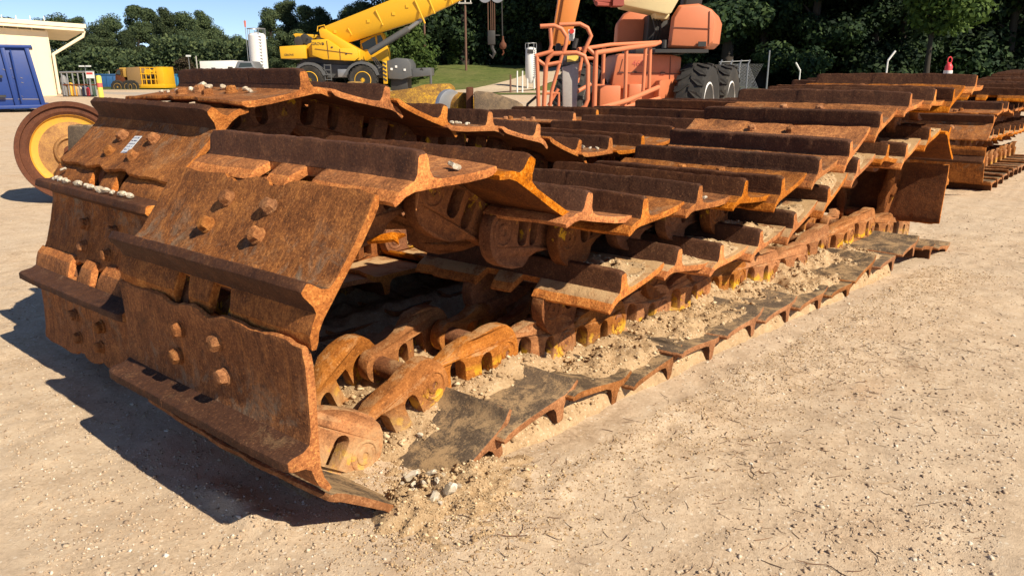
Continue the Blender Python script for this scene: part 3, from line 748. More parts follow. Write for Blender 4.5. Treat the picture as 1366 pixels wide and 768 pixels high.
# ------------------------------------------------------------ wheels and frame parts lying in the yard
M_YEL_IN = paint('old_yellow_disc', (.66, .33, .03), .6, .8, (.34, .18, .075), 2.2)
M_DISC = rust('rusty_yellow_disc', ((.12, .055, .024), (.25, .125, .045), (.46, .25, .055)), .34, .66, .7, pit=.0008)
def idler(name, label, c, ax, r=.46, group=None, parent=None):
    t = thing(name, label, 'idler wheel', (c[0], c[1], 0), 0, group)
    cc = Vector((0, 0, c[2])); ax = Vector(ax).normalized()
    prof = [(r * .74, -.065), (r * .80, -.085), (r * .90, -.085), (r * .905, -.11), (r * .99, -.115), (r, -.10), (r, -.075), (r * .965, -.055), (r * .965, .055), (r, .075), (r, .10), (r * .99, .115), (r * .905, .11), (r * .90, .085), (r * .80, .085), (r * .74, .065)]
    MB().lathe(cc, ax, prof, 64, cap=False).obj('rim', M_IDLER, t)
    MB().lathe(cc, ax, [(r * .60, -.02), (r * .78, -.02), (r * .78, .03), (r * .775, .062), (r * .74, .066), (r * .72, .040), (r * .66, .032), (r * .60, .030)], 48, cap=False).obj('painted_ring', M_YEL_IN, t)
    MB().lathe(cc, ax, [(0, -.022), (r * .61, -.022), (r * .62, .0285), (r * .34, .045), (r * .31, .075), (r * .27, .085), (r * .24, .06), (r * .10, .06), (0, .06)], 48).obj('disc', M_DISC, t)
    MB().lathe(cc, ax, [(0, -.06), (r * .78, -.05), (r * .78, -.03), (0, -.035)], 48).obj('back_disc', M_IDLER, t)
    MB().tube([cc - ax * .16, cc + ax * .20], .055, 20).obj('axle', M_IDLER, t, .005)
    return t
wc = P3(97, 203, 7.05)
axw = Vector((.88, -.40, .10))
i1 = idler('idler_assembly', 'large rusty idler wheel with worn yellow disc leaning beside the curled track', (wc.x, wc.y, .455), axw, .455)
# yoke held against that wheel
yk = thing('idler_yoke', 'dark steel bracket between the yellow idler wheel and the track', 'bracket', (wc.x + .35, wc.y, 0))
mb = MB(); p0 = P3(118, 190, 6.6)
MB().box(p0 - Vector((wc.x + .35, wc.y, 0)), (.34, .16, .30), Matrix.Rotation(R(30), 3, 'Z'), 0, .8).obj('block', M_INNER, yk, .02)
MB().box(p0 - Vector((wc.x + .35, wc.y, .33)), (.10, .10, p0.z * .9), None, 0).obj('post', M_IDLER, yk, .01)
# worn yellow track frame with recoil cylinder behind the second track
def dlocal(c): return lambda px, py, d: P3(px, py, d) - c
fc = G3(600, 7.6); L_ = dlocal(fc)
tf = thing('track_frame', 'track frame in chipped yellow paint with a bright steel ring behind the pile', 'track frame', fc)
MB().poly([L_(518, 122, 8.2), L_(548, 118, 8.2), L_(566, 113, 8.2), L_(596, 112, 8.2), L_(603, 118, 8.2), L_(606, 232, 8.2), L_(520, 232, 8.2)], FW * .5).obj('housing', M_OLDYEL, tf, .02)
MB().tube([L_(600, 142, 8.2), L_(624, 142, 8.0)], [.155, .14], 24).obj('cylinder', M_OLDYEL, tf, .01)
M_STEEL = paint('bright_steel', (.45, .47, .50), .3, .15, metal=.6)
MB().tube([L_(596, 140, 8.02), L_(601, 141, 7.98)], .165, 28).obj('steel_ring', M_STEEL, tf, .005)
MB().box(L_(627, 140, 7.9), (.06, .34, .36), Matrix.Rotation(YAW, 3, 'Z')).box(L_(615, 195, 8.1), (.25, .3, .66), Matrix.Rotation(YAW, 3, 'Z')).obj('flange', M_IDLER, tf, .01)
MB().poly([L_(632, 122, 7.6), L_(655, 124, 7.6), L_(690, 136, 7.6), L_(699, 142, 7.6), L_(702, 246, 7.6), L_(634, 246, 7.6)], FW * .3).obj('guard', M_INNER, tf, .02)
MB().poly([L_(648, 162, 7.57), L_(654, 152, 7.57), L_(660, 156, 7.57), L_(668, 149, 7.57), L_(676, 154, 7.57), L_(683, 151, 7.57), L_(694, 170, 7.57), L_(650, 172, 7.57)], FW * .02).obj('paint_patch', M_OLDYEL, tf)
pc = P3(676, 158, 8.3); idler('idler_assembly', 'rusty idler wheel whose rim arches up behind the dark guard of the yellow frame', (pc.x, pc.y, .47), (-.3, 1, .05), .36)
pc = P3(590, 150, 9.0); idler('idler_assembly', 'rusty wheel mostly hidden behind the chipped yellow housing', (pc.x, pc.y, .47), (-.5, 1, .1), .36)
hb = P3(474, 102, 9.5)
spk = thing('sprocket_hub', 'yellow flanged hub just showing above the second track, in front of the crane tyre', 'hub', (hb.x, hb.y, 0))
MB().lathe((0, 0, .62), (.1, -.1, 1), [(.34, 0), (.34, .08), (.26, .12), (.24, .30), (.20, .36), (.10, .38), (.10, .44), (0, .44)], 28).obj('flange', M_OLDYEL, spk)
MB().lathe((0, 0, 0), (0, 0, 1), [(.30, 0), (.30, .62), (0, .62)], 24).obj('base', M_IDLER, spk)

# ------------------------------------------------------------ rough terrain crane
M_CY = paint('crane_yellow', (.72, .40, .015), .35, .12, (.28, .16, .04), .5)
M_CG = paint('crane_grey', (.085, .09, .095), .5, .3, (.15, .13, .10), .7)
M_BLK = paint('black_rubber', (.022, .021, .020), .85, .5, (.10, .085, .065), 2)
M_DARK = paint('dark_metal', (.03, .03, .03), .6, .3, (.09, .06, .04), 2)
M_WHITE = paint('white_paint', (.74, .74, .72), .5, .2, (.4, .36, .3), 1)
M_GLASS = paint('dark_glass', (.03, .045, .05), .12, .1)
M_CHROME = paint('cylinder_grey', (.30, .31, .32), .35, .2, metal=.5)
def facing(c, name, label, cat, group=None):
    return thing(name, label, cat, c, YAW, group)
def tyre(parent, c, r, wd, hub, axis=(0, -1, 0), lugs=24, name='wheel'):
    c = Vector(c); axis = Vector(axis).normalized(); hw = wd / 2
    o = MB().lathe(c, axis, [(r * .56, -hw * .8), (r * .74, -hw), (r * .90, -hw * .98), (r * .95, -hw * .8), (r * .965, 0), (r * .95, hw * .8), (r * .90, hw * .98), (r * .74, hw), (r * .56, hw * .8)], 40).obj(name, M_BLK, parent)
    mb = MB(); a = axis.orthogonal().normalized(); b = axis.cross(a)
    for k in range(lugs):
        for s in (-1, 1):
            t0 = 2 * math.pi * (k + (0 if s > 0 else .5)) / lugs; dt = 2 * math.pi / lugs
            def pp(t, h, rr): return c + (a * math.cos(t) + b * math.sin(t)) * rr + axis * h
            q = [(t0, hw * .02 * s), (t0 + dt * .42, hw * .02 * s), (t0 + dt * 1.0, hw * .62 * s), (t0 + dt * 1.0, hw * 1.0 * s), (t0 + dt * .55, hw * 1.0 * s), (t0 + dt * .55, hw * .62 * s)]
            vs = [pp(t, h, r * .94) for t, h in q] + [pp(t, h, r * (1.0 if abs(h) < hw * .9 else .97)) for t, h in q]
            n = 6; mb.add(vs, [tuple(range(n - 1, -1, -1)), tuple(range(n, 2 * n))] + [(i, (i + 1) % n, n + (i + 1) % n, n + i) for i in range(n)])
    mb.obj('tread_lugs', M_BLK, o)
    MB().lathe(c, axis, [(0, -hw * .5), (r * .5, -hw * .5), (r * .57, -hw * .82), (r * .57, hw * .82), (r * .53, hw * .86), (r * .50, hw * .55), (r * .30, hw * .45), (r * .26, hw * .75), (r * .14, hw * .8), (0, hw * .8)], 32).obj('hub', hub, o)
    return o
D_ = 42.0; S_ = FPX / D_
cb = G3(483, D_); cr_ = facing(cb, 'mobile_crane', 'yellow mobile crane with its boom raised to the right, parked beyond the pile', 'crane')
def cx(px, z_from_py, dy=0.0):             # local coordinates of the crane: x along it, y away, z up
    return Vector(((px - 483) / S_, dy, CAM_H - (z_from_py - HOR) / S_))
def quad_prism(parent, name, m, pts, y0, y1, bevel=.0):
    return MB().poly([cx(a, b, y0) for a, b in pts], (0, y1 - y0, 0)).obj(name, m, parent, bevel)
quad_prism(cr_, 'counterweight', M_CY, [(383, 65), (417, 63), (417, 80), (384, 80)], -1.1, 1.3, .04)
quad_prism(cr_, 'engine_cover', M_CY, [(426, 57), (446, 56), (462, 67), (484, 68), (485, 79), (480, 83), (440, 81), (426, 76)], -1.25, -.6, .03)
quad_prism(cr_, 'turret', M_CY, [(434, 44), (441, 43), (486, 70), (486, 82), (464, 83), (462, 67), (446, 57), (436, 54)], -.9, .9, .03)
quad_prism(cr_, 'turntable', M_DARK, [(412, 78), (486, 80), (486, 87), (405, 86)], -.8, .9, .02)
quad_prism(cr_, 'winch_frame', M_CY, [(397, 49), (401, 48), (430, 50), (428, 54), (402, 56)], -.3, .5, .01)
wn = MB(); 
for wx, wy in ((405, 58), (413, 55), (418, 58)): wn.lathe(cx(wx, wy, -.5), (0, 1, 0), [(.18, 0), (.26, .02), (.26, .08), (.16, .1), (.16, .8), (.26, .82), (.26, .9), (.18, .92)], 16)
wn.obj('winch_drum', M_DARK, cr_)
quad_prism(cr_, 'winch_bracket', M_CY, [(417, 62), (428, 58), (430, 78), (418, 80)], -.7, .5, .02)
# operator's cab with glass
cab = quad_prism(cr_, 'cab', M_CY, [(480, 56), (506, 47), (511, 46), (517, 66), (517, 82), (480, 82)], .55, 1.35, .03)
MB().poly([cx(482, 60, .53), cx(500, 51, .53), cx(502, 66, .53), cx(484, 68, .53)], (0, .03, 0)).obj('window', M_GLASS, cab)
MB().poly([cx(503, 50, .53), cx(508, 49, .53), cx(514, 63, .53), cx(504, 66, .53)], (0, .03, 0)).obj('window', M_GLASS, cab)
# telescopic boom, six-sided
def boom_sec(pts_top, pts_bot, y0, y1, name, m, parent):
    vs = []
    for (a, b), (c_, d_) in zip(pts_top, pts_bot):
        t = cx(a, b); u = cx(c_, d_); m1 = t.lerp(u, .70)
        vs += [Vector((t.x, y0, t.z)), Vector((t.x, y1, t.z)), Vector((m1.x, y1, m1.z)), Vector((u.x, y1 * .45, u.z)), Vector((u.x, y0 * .45, u.z)), Vector((m1.x, y0, m1.z))]
    n = len(pts_top); fs = [tuple(range(5, -1, -1)), tuple(range((n - 1) * 6, n * 6))]
    for i in range(n - 1):
        for k in range(6): fs.append((i * 6 + k, i * 6 + (k + 1) % 6, i * 6 + 6 + (k + 1) % 6, i * 6 + 6 + k))
    return MB().add(vs, fs).obj(name, m, parent, .02)
bm_ = boom_sec([(433, 42), (560, -5), (600, -20)], [(462, 61), (560, 32), (628, 2)], -.45, .45, 'boom', M_CY, cr_)
boom_sec([(600, -19), (680, -49)], [(622, 3), (688, -22)], -.36, .36, 'boom_section', M_CY, cr_)
for (a, b, c_, d_) in ((558, 8, 570, 36), (571, -6, 583, 24), (600, -8, 606, 12), (507, 20, 515, 38), (470, 42, 474, 50)):
    p, q = cx(a, b, -.52), cx(c_, d_, -.40); MB().tube([p, q], .05, 6).obj('stiffener', M_CY, bm_)
for a, b in ((497, 33), (530, 24), (548, 15), (453, 46)): MB().box(cx(a, b, -.47), (.16, .06, .16)).obj('lug', M_CY, bm_)
MB().tube([cx(495, 72, -.2), cx(548, 42, -.2)], .17, 14).obj('lift_cylinder', M_CG, cr_)
MB().tube([cx(545, 44, -.2), cx(565, 31, -.2)], .11, 12).obj('cylinder_rod', M_CHROME, cr_)
mb = MB()
for s in ([(430, 46), (431, 40), (440, 38), (442, 44)],): mb.tube([cx(a, b, -.5) for a, b in s], .03, 6)
mb.obj('handrail', M_CY, cr_)
# chassis
quad_prism(cr_, 'chassis', M_CG, [(402, 86), (520, 88), (520, 104), (402, 104)], -.7, .9, .03)
for fx, r0 in ((421, 22), (489, 23)):
    pts = [(fx + r0 * math.cos(R(a)), 106 + r0 * .98 * math.sin(R(a))) for a in range(-165, -14, 15)]
    inn = [(fx + (r0 - 3.2) * math.cos(R(a)), 106 + (r0 - 3.2) * .98 * math.sin(R(a))) for a in range(-15, -166, -15)]
    mb = MB()
    n = len(pts)
    for i in range(n - 1):
        quad = [pts[i], pts[i + 1], inn[n - 2 - i], inn[n - 1 - i]]
        mb.poly([cx(a, b, -1.45) for a, b in quad], (0, .8, 0))
    mb.obj('mudguard', M_CG, cr_)
for fx in (421, 490): tyre(cr_, cx(fx, 106.5, -1.15), .80, .62, M_CY)
for fx in (421, 490): tyre(cr_, cx(fx, 106.5, 1.15), .80, .62, M_CY)
ld = MB()
for zz in (88, 94, 100, 106): ld.box(cx(445, zz, -1.3), (.30, .12, .05))
for xx in (441, 449): ld.box(cx(xx, 97, -1.3), (.04, .10, .85))
ld.obj('ladder', M_CG, cr_)
quad_prism(cr_, 'tank', M_CHROME, [(457, 93), (469, 93), (469, 103), (457, 103)], -1.2, -.7, .03)
quad_prism(cr_, 'front_outrigger', M_CG, [(521, 83), (534, 79), (548, 80), (552, 86), (553, 102), (540, 106), (522, 105)], -1.2, 1.1, .05)
quad_prism(cr_, 'bumper', M_CG, [(553, 92), (577, 91), (577, 101), (553, 103)], -1.1, 1.0, .03)
MB().tube([cx(577, 92, -1.0), cx(577, 127, -1.0)], .07, 8).obj('outrigger_leg', M_CG, cr_)
hz = MB()
hz.box(cx(519, 97, -1.3), (.22, .15, 1.2)); hz.obj('outrigger_post', M_CY, cr_, .02)
hs = MB()
for k in range(5): hs.box(cx(519, 86 + 5 * k, -1.385), (.22, .02, .09), Matrix.Rotation(R(35), 3, 'Y'))
hs.obj('hazard_stripes', M_DARK, cr_)
quad_prism(cr_, 'axle_housing', M_DARK, [(524, 104), (546, 104), (546, 120), (524, 120)], -.9, .9, .05)
for a, b in ((533, 90), (544, 94), (527, 93)): MB().box(cx(a, b, -1.22), (.12, .04, .12)).obj('lamp', M_WHITE, cr_, .01)
mb = MB(); mb.tube([cx(560, 97, -1.0), cx(566, 92, -1.1), cx(570, 98, -1.0)], .05, 6); mb.obj('hook_cable', M_DARK, cr_)
def text(body, size, m, parent, loc, rot, name='lettering', ext=.004):
    cu = bpy.data.curves.new(name, 'FONT'); cu.body = body; cu.size = size; cu.extrude = ext; cu.align_x = 'CENTER'; cu.align_y = 'CENTER'
    o = bpy.data.objects.new(name, cu); COL.objects.link(o)
    dg = bpy.context.evaluated_depsgraph_get(); me = bpy.data.meshes.new_from_object(o.evaluated_get(dg)); bpy.data.objects.remove(o)
    me.materials.clear(); me.materials.append(m); k = link_obj(name, me, parent); k.location = loc; k.rotation_euler = rot; return k
text('GROVE', .20, M_DARK, cr_, cx(434, 62, -1.26), (R(90), 0, 0))
text('GROVE', .16, M_DARK, cr_, cx(395, 75.5, -1.11), (R(90), 0, 0))
text('GROVE', .55, M_DARK, bm_, cx(614, -4, -.47), (R(90), R(-20), 0))
# sheaves and the block and ball hanging from the boom head
bh = facing(G3(655, D_), 'crane_hook_block', 'dark hook block hanging on its wires from the crane boom, left of the ball', 'hook')
def bx_(px, py, dy=0): return Vector(((px - 655) / S_, dy, CAM_H - (py - HOR) / S_))
mb = MB()
for xx in (651.5, 655, 657.5, 660): mb.tube([bx_(xx, -14), bx_(xx + .3, 46)], .028, 5)
mb.obj('wire_rope', paint('rusty_wire', (.10, .05, .03), .8), bh)
MB().box(bx_(656, 53), (.42, .3, .75)).obj('block', M_DARK, bh, .05)
MB().box(bx_(661, 50), (.5, .06, .06)).obj('block_pin', M_DARK, bh, .0)
MB().tube([bx_(657, 61), bx_(657, 66), bx_(660, 72), bx_(657, 78), bx_(653, 74)], [.12, .09, .10, .08, .03], 8).obj('hook', M_DARK, bh)
mb = MB()
for xx, rr in ((648, .38), (664, .38)): mb.lathe(bx_(xx, 1), (0, 1, 0), [(rr * .6, -.05), (rr, -.06), (rr * .88, 0), (rr, .06), (rr * .6, .05)], 22)
mb.obj('sheave', M_CHROME, bh)
bb = facing(G3(671, D_), 'headache_ball', 'round crane ball hanging on a single wire, right of the hook block', 'crane ball')
def by_(px, py): return Vector(((px - 671) / S_, 0, CAM_H - (py - HOR) / S_))
MB().tube([by_(669.5, -10), by_(670.5, 52)], .03, 5).obj('wire_rope', M_DARK, bb)
MB().lathe(by_(671, 63), (0, 0, 1), [(0, -.2), (.1, -.19), (.18, -.1), (.2, 0), (.18, .1), (.1, .19), (.05, .34), (.05, .5)], 18).obj('ball', M_IDLER, bb)
MB().tube([by_(671, 68), by_(672, 72), by_(670, 75)], .04, 6).obj('hook', M_IDLER, bb)

# ------------------------------------------------------------ boom lift
M_OR = paint('faded_orange', (.62, .195, .085), .5, .22, (.35, .12, .07), .8)
M_ORL = paint('lift_orange', (.66, .22, .04), .45, .15, (.36, .14, .06), .8)
M_CREAM = paint('cream_paint', (.72, .60, .33), .45, .15, (.4, .3, .18), .8)
M_GREYP = paint('grey_panel', (.42, .40, .37), .6, .4, (.2, .17, .14), 3)
D2 = 11.6; S2 = FPX / D2; lb = G3(860, D2)
lf = facing(lb, 'boom_lift', 'faded orange self propelled boom lift with twin chevron tyres and a cream upper boom', 'boom lift')
def lx(px, py, dy=0.0):                    # local: x right, y away, z up, allowing for the extra distance
    s = FPX / (D2 + dy); return Vector(((px - 683) / s - (860 - 683) / S2, dy, CAM_H - (py - HOR) / s))
def lp(name, m, pts, y0, y1, bevel=.02, parent=None):
    a = [lx(px, py, y0) for px, py in pts]; return MB().poly(a, (0, y1 - y0, 0)).obj(name, m, parent or lf, bevel)
ch = lp('chassis_cover', M_OR, [(822, 76), (826, 73), (893, 74), (908, 77), (908, 108), (885, 118), (816, 118), (818, 100)], 0, 1.5, .03)
text('460', .13, paint('decal_red', (.55, .12, .08), .6, .1), ch, lx(851, 85.5, -.005), (R(90), 0, 0), ext=.002)
lp('chassis', M_OR, [(780, 112), (905, 112), (905, 160), (780, 160)], .1, 2.1, .03)
lp('tool_box', M_OR, [(801, 114), (829, 114), (829, 142), (801, 142)], -.35, .05, .02)
lp('lower_box', M_OR, [(840, 112), (858, 112), (858, 135), (840, 135)], -.3, .02, .02)
MB().poly([lx(880, 108, -.3), lx(886, 106, -.3), (lx(905, 106, .1)), lx(905, 132, .1), lx(880, 134, -.3)], (0, .6, 0)).obj('axle_beam', M_OR, lf, .02)
for k, (ppx, dd) in enumerate(((932, .15), (962, 2.1))):
    c_ = lx(ppx, 145, dd); c_.z = .665
    t_ = tyre(lf, c_, .665, .44, M_WHITE, (1, -.52, 0), 20)
for k, (ppx, dd) in enumerate(((776, .15), (792, 2.1))):
    c_ = lx(ppx, 145, dd); c_.z = .665
    tyre(lf, c_, .665, .44, M_WHITE, (-1, .52, 0), 20)
lp('turntable', M_DARK, [(846, 66), (912, 66), (912, 74), (846, 74)], .1, 1.6, .02)
# right hood: bevelled block in two tones of light, rounded corners
def hood(name, m, front, y0, depth, taper):
    f = [lx(a, b, y0) for a, b in front]; c = sum(f, Vector()) / len(f)
    bk = [c + (p - c) * taper + Vector((.42 if name == 'counterweight_hood' else .1, depth, 0)) for p in f]
    n = len(f); mid = [p * 1.0 for p in f]
    vs = [c + (p - c) * .90 + Vector((0, -.09, 0)) for p in f] + f + bk
    fs = [tuple(range(n - 1, -1, -1)), tuple(range(2 * n, 3 * n))]
    for j in (0, n):
        for i in range(n): fs.append((j + i, j + (i + 1) % n, j + n + (i + 1) % n, j + n + i))
    return MB().add(vs, fs).obj(name, m, lf, .02, 2, 30)
hood('counterweight_hood', M_OR, [(891, 28), (900, 13), (926, 11), (944, 18), (950, 30), (948, 60), (940, 68), (888, 66)], 0, 1.1, .9)
hood('engine_hood', M_OR, [(819, 36), (828, 24), (842, 17), (864, 22), (862, 62), (818, 61)], 1.0, 1.0, .95)
lp('boom_cradle', M_DARK, [(862, 24), (890, 24), (889, 68), (860, 66)], .5, 1.4, .02)
lp('upper_boom', M_CREAM, [(827, -12), (911, -12), (905, -3), (891, 23), (886, 24), (829, 13), (826, 4)], -.1, .6, .02)
lp('boom_pivot', M_CREAM, [(868, 18), (889, 23), (889, 31), (872, 29)], .1, .5, .02)
lp('riser_link', M_DARK, [(911, -10), (932, -10), (930, 12), (908, 14)], .3, .7, .02)
mb = MB()
for a, b, c_, d_ in ((787, -4, 825, -4), (790, 6, 826, 8), (793, 11, 818, 12), (790, -6, 793, 11), (800, -6, 802, 12), (812, -6, 813, 12)):
    mb.tube([lx(a, b, -.4), lx(c_, d_, -.2)], .035, 6)
mb.box(lx(820, 4, -.2), (.16, .3, .24)); mb.obj('jib_bracket', paint('oxide_red', (.32, .07, .05), .6, .3), lf)
jb = lp('lower_boom', M_ORL, [(753, -12), (776, -12), (760, 62), (741, 62)], -1.4, -1.05, .02)
lp('boom_side', M_ORL, [(746, -12), (754, -12), (741, 62), (735, 62)], -1.35, -1.15, .01)
MB().tube([lx(884, 66, -.05), lx(884, 56, -.05)], .035, 8).obj('beacon', M_DARK, lf)
# work platform
D3 = 9.3
bk = facing(G3(790, D3), 'lift_platform', 'salmon pink tube work platform with rounded gate, in front of the boom lift', 'work platform')
def kx(px, py, dy=0.0):
    s = FPX / (D3 + dy); return Vector(((px - 683) / s - (790 - 683) / (FPX / D3), dy, CAM_H - (py - HOR) / s))
def rail(name, pts, r=.030, n=8, m=None): return MB().tube(pts, r * .84, n).obj(name, m or M_OR, bk, 0, 2, 60)
K = kx
rail('gate_frame', [K(727, 145), K(726, 140), K(728, 90), K(731, 79), K(738, 73), K(768, 72), K(779, 76), K(784, 88), K(785, 132), K(782, 141), K(774, 146), K(740, 146), K(727, 145)], .034)
rail('post', [K(716, 76), K(719, 149)]); rail('post', [K(794, 70), K(794, 152)], .036)
rail('top_rail', [K(714, 76, 0), K(738, 70, 0)]); rail('cross_rail', [K(718, 82), K(727, 88), K(748, 84)])
rail('hoop', [K(720, 39), K(738, 38), K(748, 42), K(755, 52), K(754, 62), K(751, 73)], .032)
rail('hoop', [K(733, 40, .2), K(735, 62, .2), K(732, 72, .2)], .028)
rail('hoop', [K(745, 37, .3), K(772, 36, .3), K(782, 41, .3), K(787, 51, .3), K(782, 62, .3), K(775, 80, .3), K(770, 110, .3)], .032)
rail('brace', [K(752, 66), K(745, 90), K(736, 122), K(734, 146)], .026); rail('brace', [K(783, 66), K(792, 74)], .028); rail('brace', [K(780, 79), K(793, 79)], .024)
rail('side_rail', [K(770, 68, .3), K(812, 62, .9), K(876, 59, 1.9)], .030)
rail('side_rail', [K(794, 72), K(836, 66, .5), K(870, 62, 1.2), K(877, 59, 1.4)], .036)
rail('side_rail', [K(796, 145), K(838, 133, .5), K(878, 116, 1.3)], .040)
for a, b, c_, d_, dy in ((834, 68, 835, 146, .5), (859, 64, 858, 128, 1.0), (865, 62, 866, 122, 1.2), (804, 64, 804, 112, .9)):
    rail('upright', [K(a, b, dy), K(c_, d_, dy)], .030)
rail('floor_rail', [K(716, 152), K(794, 152), K(880, 130, 1.3)], .03); rail('latch', [K(728, 124), K(746, 124), K(746, 142)], .02, 6, M_OR)
rail('brace', [K(745, 118, .1), K(732, 140, .1)], .025); rail('brace', [K(770, 122, .2), K(788, 112, .3)], .03)
cbx = MB().poly([K(752, 70, .1), K(774, 70, .1), K(774, 84, .1), K(750, 88, .1)], (0, .2, 0)).obj('control_box', M_CG, bk, .01)
MB().poly([K(756, 76, .09), K(771, 75, .09), K(771, 82, .09), K(756, 84, .09)], (0, .01, 0)).obj('yellow_label', paint('label_yellow', (.75, .6, .12), .5, .1), cbx)
MB().poly([K(750, 90, .12), K(772, 84, .12), K(770, 150, .12), K(752, 150, .12)], (0, .10, 0)).obj('grey_guard', M_GREYP, bk, .01)
sg = MB().poly([K(757, 43, .1), K(766, 42, .1), K(765, 57, .1), K(758, 57, .1)], (0, .012, 0)).obj('notice_plate', M_WHITE, bk)
MB().lathe(K(761.5, 45, .09), (0, 1, 0), [(0, 0), (.03, 0), (.03, .01)], 14).obj('red_mark', paint('notice_red', (.6, .04, .03), .5, .0), sg)
mb = MB()
for k in range(5): mb.box(K(761.5, 49 + k * 1.6, .092), (.05, .006, .005))
mb.obj('printed_lines', M_DARK, sg)
MB().tube([K(765, 66, .1), K(768, 54, .1)], .028, 8).obj('joystick', M_DARK, bk); MB().lathe(K(744, 66, .1), (0, 0, 1), [(.03, -.04), (.04, 0), (.03, .05), (0, .06)], 12).obj('knob', M_DARK, bk)
MB().tube([K(716, 128, .1), K(704, 138, .1), K(701, 152, .1), K(704, 170, .1)], .018, 6).obj('cable', M_DARK, bk)

# ------------------------------------------------------------ building, dumpster and rack on the left
M_WALL = paint('cream_wall', (.78, .67, .47), .8, .12, (.55, .45, .32), .25)
M_TRIM = paint('cream_trim', (.80, .71, .52), .6, .1, (.5, .42, .3), .5)
DB = 43.0; bld = thing('warehouse', 'cream metal building with overhanging eave and sloping brace, behind the blue dumpster', 'building', G3(82, DB), YAW + R(33))
SB = FPX / DB
def wx(px, py, dy=0.0):
    s = FPX / (DB + dy); return Vector(((px - 683) / s - (82 - 683) / SB, dy, CAM_H - (py - HOR) / s))
h_e = wx(82, 45).z
def slab(name, m, pts, d, parent=bld, bevel=0): return MB().poly(pts, d).obj(name, m, parent, bevel)
slab('wall', M_WALL, [Vector((-9, 0, 0)), Vector((-.35, 0, 0)), Vector((-.35, 0, h_e)), Vector((-9, 0, h_e + .45))], (0, .25, 0))
slab('side_wall', M_WALL, [Vector((-.35, 0.01, 0)), Vector((-.35, 14, 0)), Vector((-.35, 14, h_e - .01)), Vector((-.35, 0.01, h_e - .01))], (-.2, 0, 0))
rf = slab('roof', M_TRIM, [Vector((-9, -.5, h_e + .50)), Vector((1.45, -.5, h_e + .02)), Vector((1.45, -.5, h_e + .32)), Vector((-9, -.5, h_e + .80))], (0, 15, 0))
slab('fascia', M_TRIM, [Vector((-9, -.55, h_e + .68)), Vector((1.55, -.55, h_e + .18)), Vector((1.55, -.55, h_e + .40)), Vector((-9, -.55, h_e + .88))], (0, .04, 0), rf)
MB().tube([Vector((1.45, -.3, h_e + .05)), Vector((1.35, -.3, h_e - .25)), Vector((-.25, -.15, h_e - 1.25)), Vector((-.25, -.12, .1))], .09, 8).obj('downpipe', M_TRIM, bld)
mb = MB()
for k in range(1, 14): mb.box((-9 + k * .66, -.006, 2.2), (.035, .02, 4.2))
mb.obj('panel_ribs', M_WALL, bld)
lv = MB().box(wx(5, 50) + Vector((0, -.04, 0)), (.75, .06, .85)).obj('louvre', M_TRIM, bld, .01)
for k in range(4): MB().box(wx(5, 50) + Vector((0, -.09, -.3 + .2 * k)), (.66, .05, .09), Matrix.Rotation(R(30), 3, 'X')).obj('slat', paint('brown_slat', (.25, .14, .08), .7), lv)
kind(grid_obj('apron', np.linspace(-75, -20, 3), np.linspace(16, 40, 3), lambda X, Y: X * 0 - .004, paint('concrete_apron', (.40, .35, .29), .9, .4, (.28, .24, .19), .5)), 'structure', 'strip of worn concrete')

M_BLUE = paint('dumpster_blue', (.008, .040, .21), .45, .30, (.05, .05, .09), 1.2)
DD = 24.0; SD = FPX / DD
dp = thing('dumpster', 'royal blue steel dumpster at the left edge before the cream building', 'dumpster', G3(50, DD), YAW + R(31))
def dx(px, py, dy=0.0): s = FPX / (DD + dy); return Vector(((px - 683) / s - (50 - 683) / SD, dy, CAM_H - (py - HOR) / s))
MB().poly([dx(-120, 66), dx(40, 66), dx(50, 142), dx(-120, 144)], (0, 2.2, 0)).obj('body', M_BLUE, dp, .02)
MB().poly([dx(-120, 62, -.1), dx(46, 62, -.1), dx(46, 66, -.1), dx(-120, 66, -.1)], (0, 2.4, 0)).obj('top_rail', M_BLUE, dp, .02)
MB().poly([dx(-120, 140, -.1), dx(55, 139, -.1), dx(55, 143, -.1), dx(-120, 145, -.1)], (0, 2.4, 0)).obj('bottom_rail', M_BLUE, dp, .01)
for a, b in ((11, 20), (-40, -34), (-90, -84), (38, 50)): MB().poly([dx(a, 66, -.08), dx(a + 5, 66, -.08), dx(b + 2, 141, -.08), dx(b - 3, 141, -.08)], (0, .08, 0)).obj('rib', M_BLUE, dp, .01)
for a in (8, -60): MB().lathe(dx(a, 148, .3) * 1.0 + Vector((0, 0, .08)), (1, 0, 0), [(.0, -.3), (.12, -.3), (.12, .3), (0, .3)], 16).obj('roller', M_DARK, dp)
mb = MB()
for (a, b, c_, d_) in ((3, 105, 8, 100), (12, 92, 20, 98), (20, 100, 23, 106), (30, 103, 32, 104), (30, 109, 32, 110), (25, 124, 29, 128), (0, 130, 46, 131), (16, 91, 21, 91.6)):
    mb.poly([dx(a, b, -.012), dx(c_, d_, -.012), dx(c_ + .8, d_ + 1, -.012), dx(a, b + 1, -.012)], (0, .01, 0))
mb.obj('scratches', paint('scratch_grey', (.22, .2, .22), .7), dp)['kind'] = 'stuff'

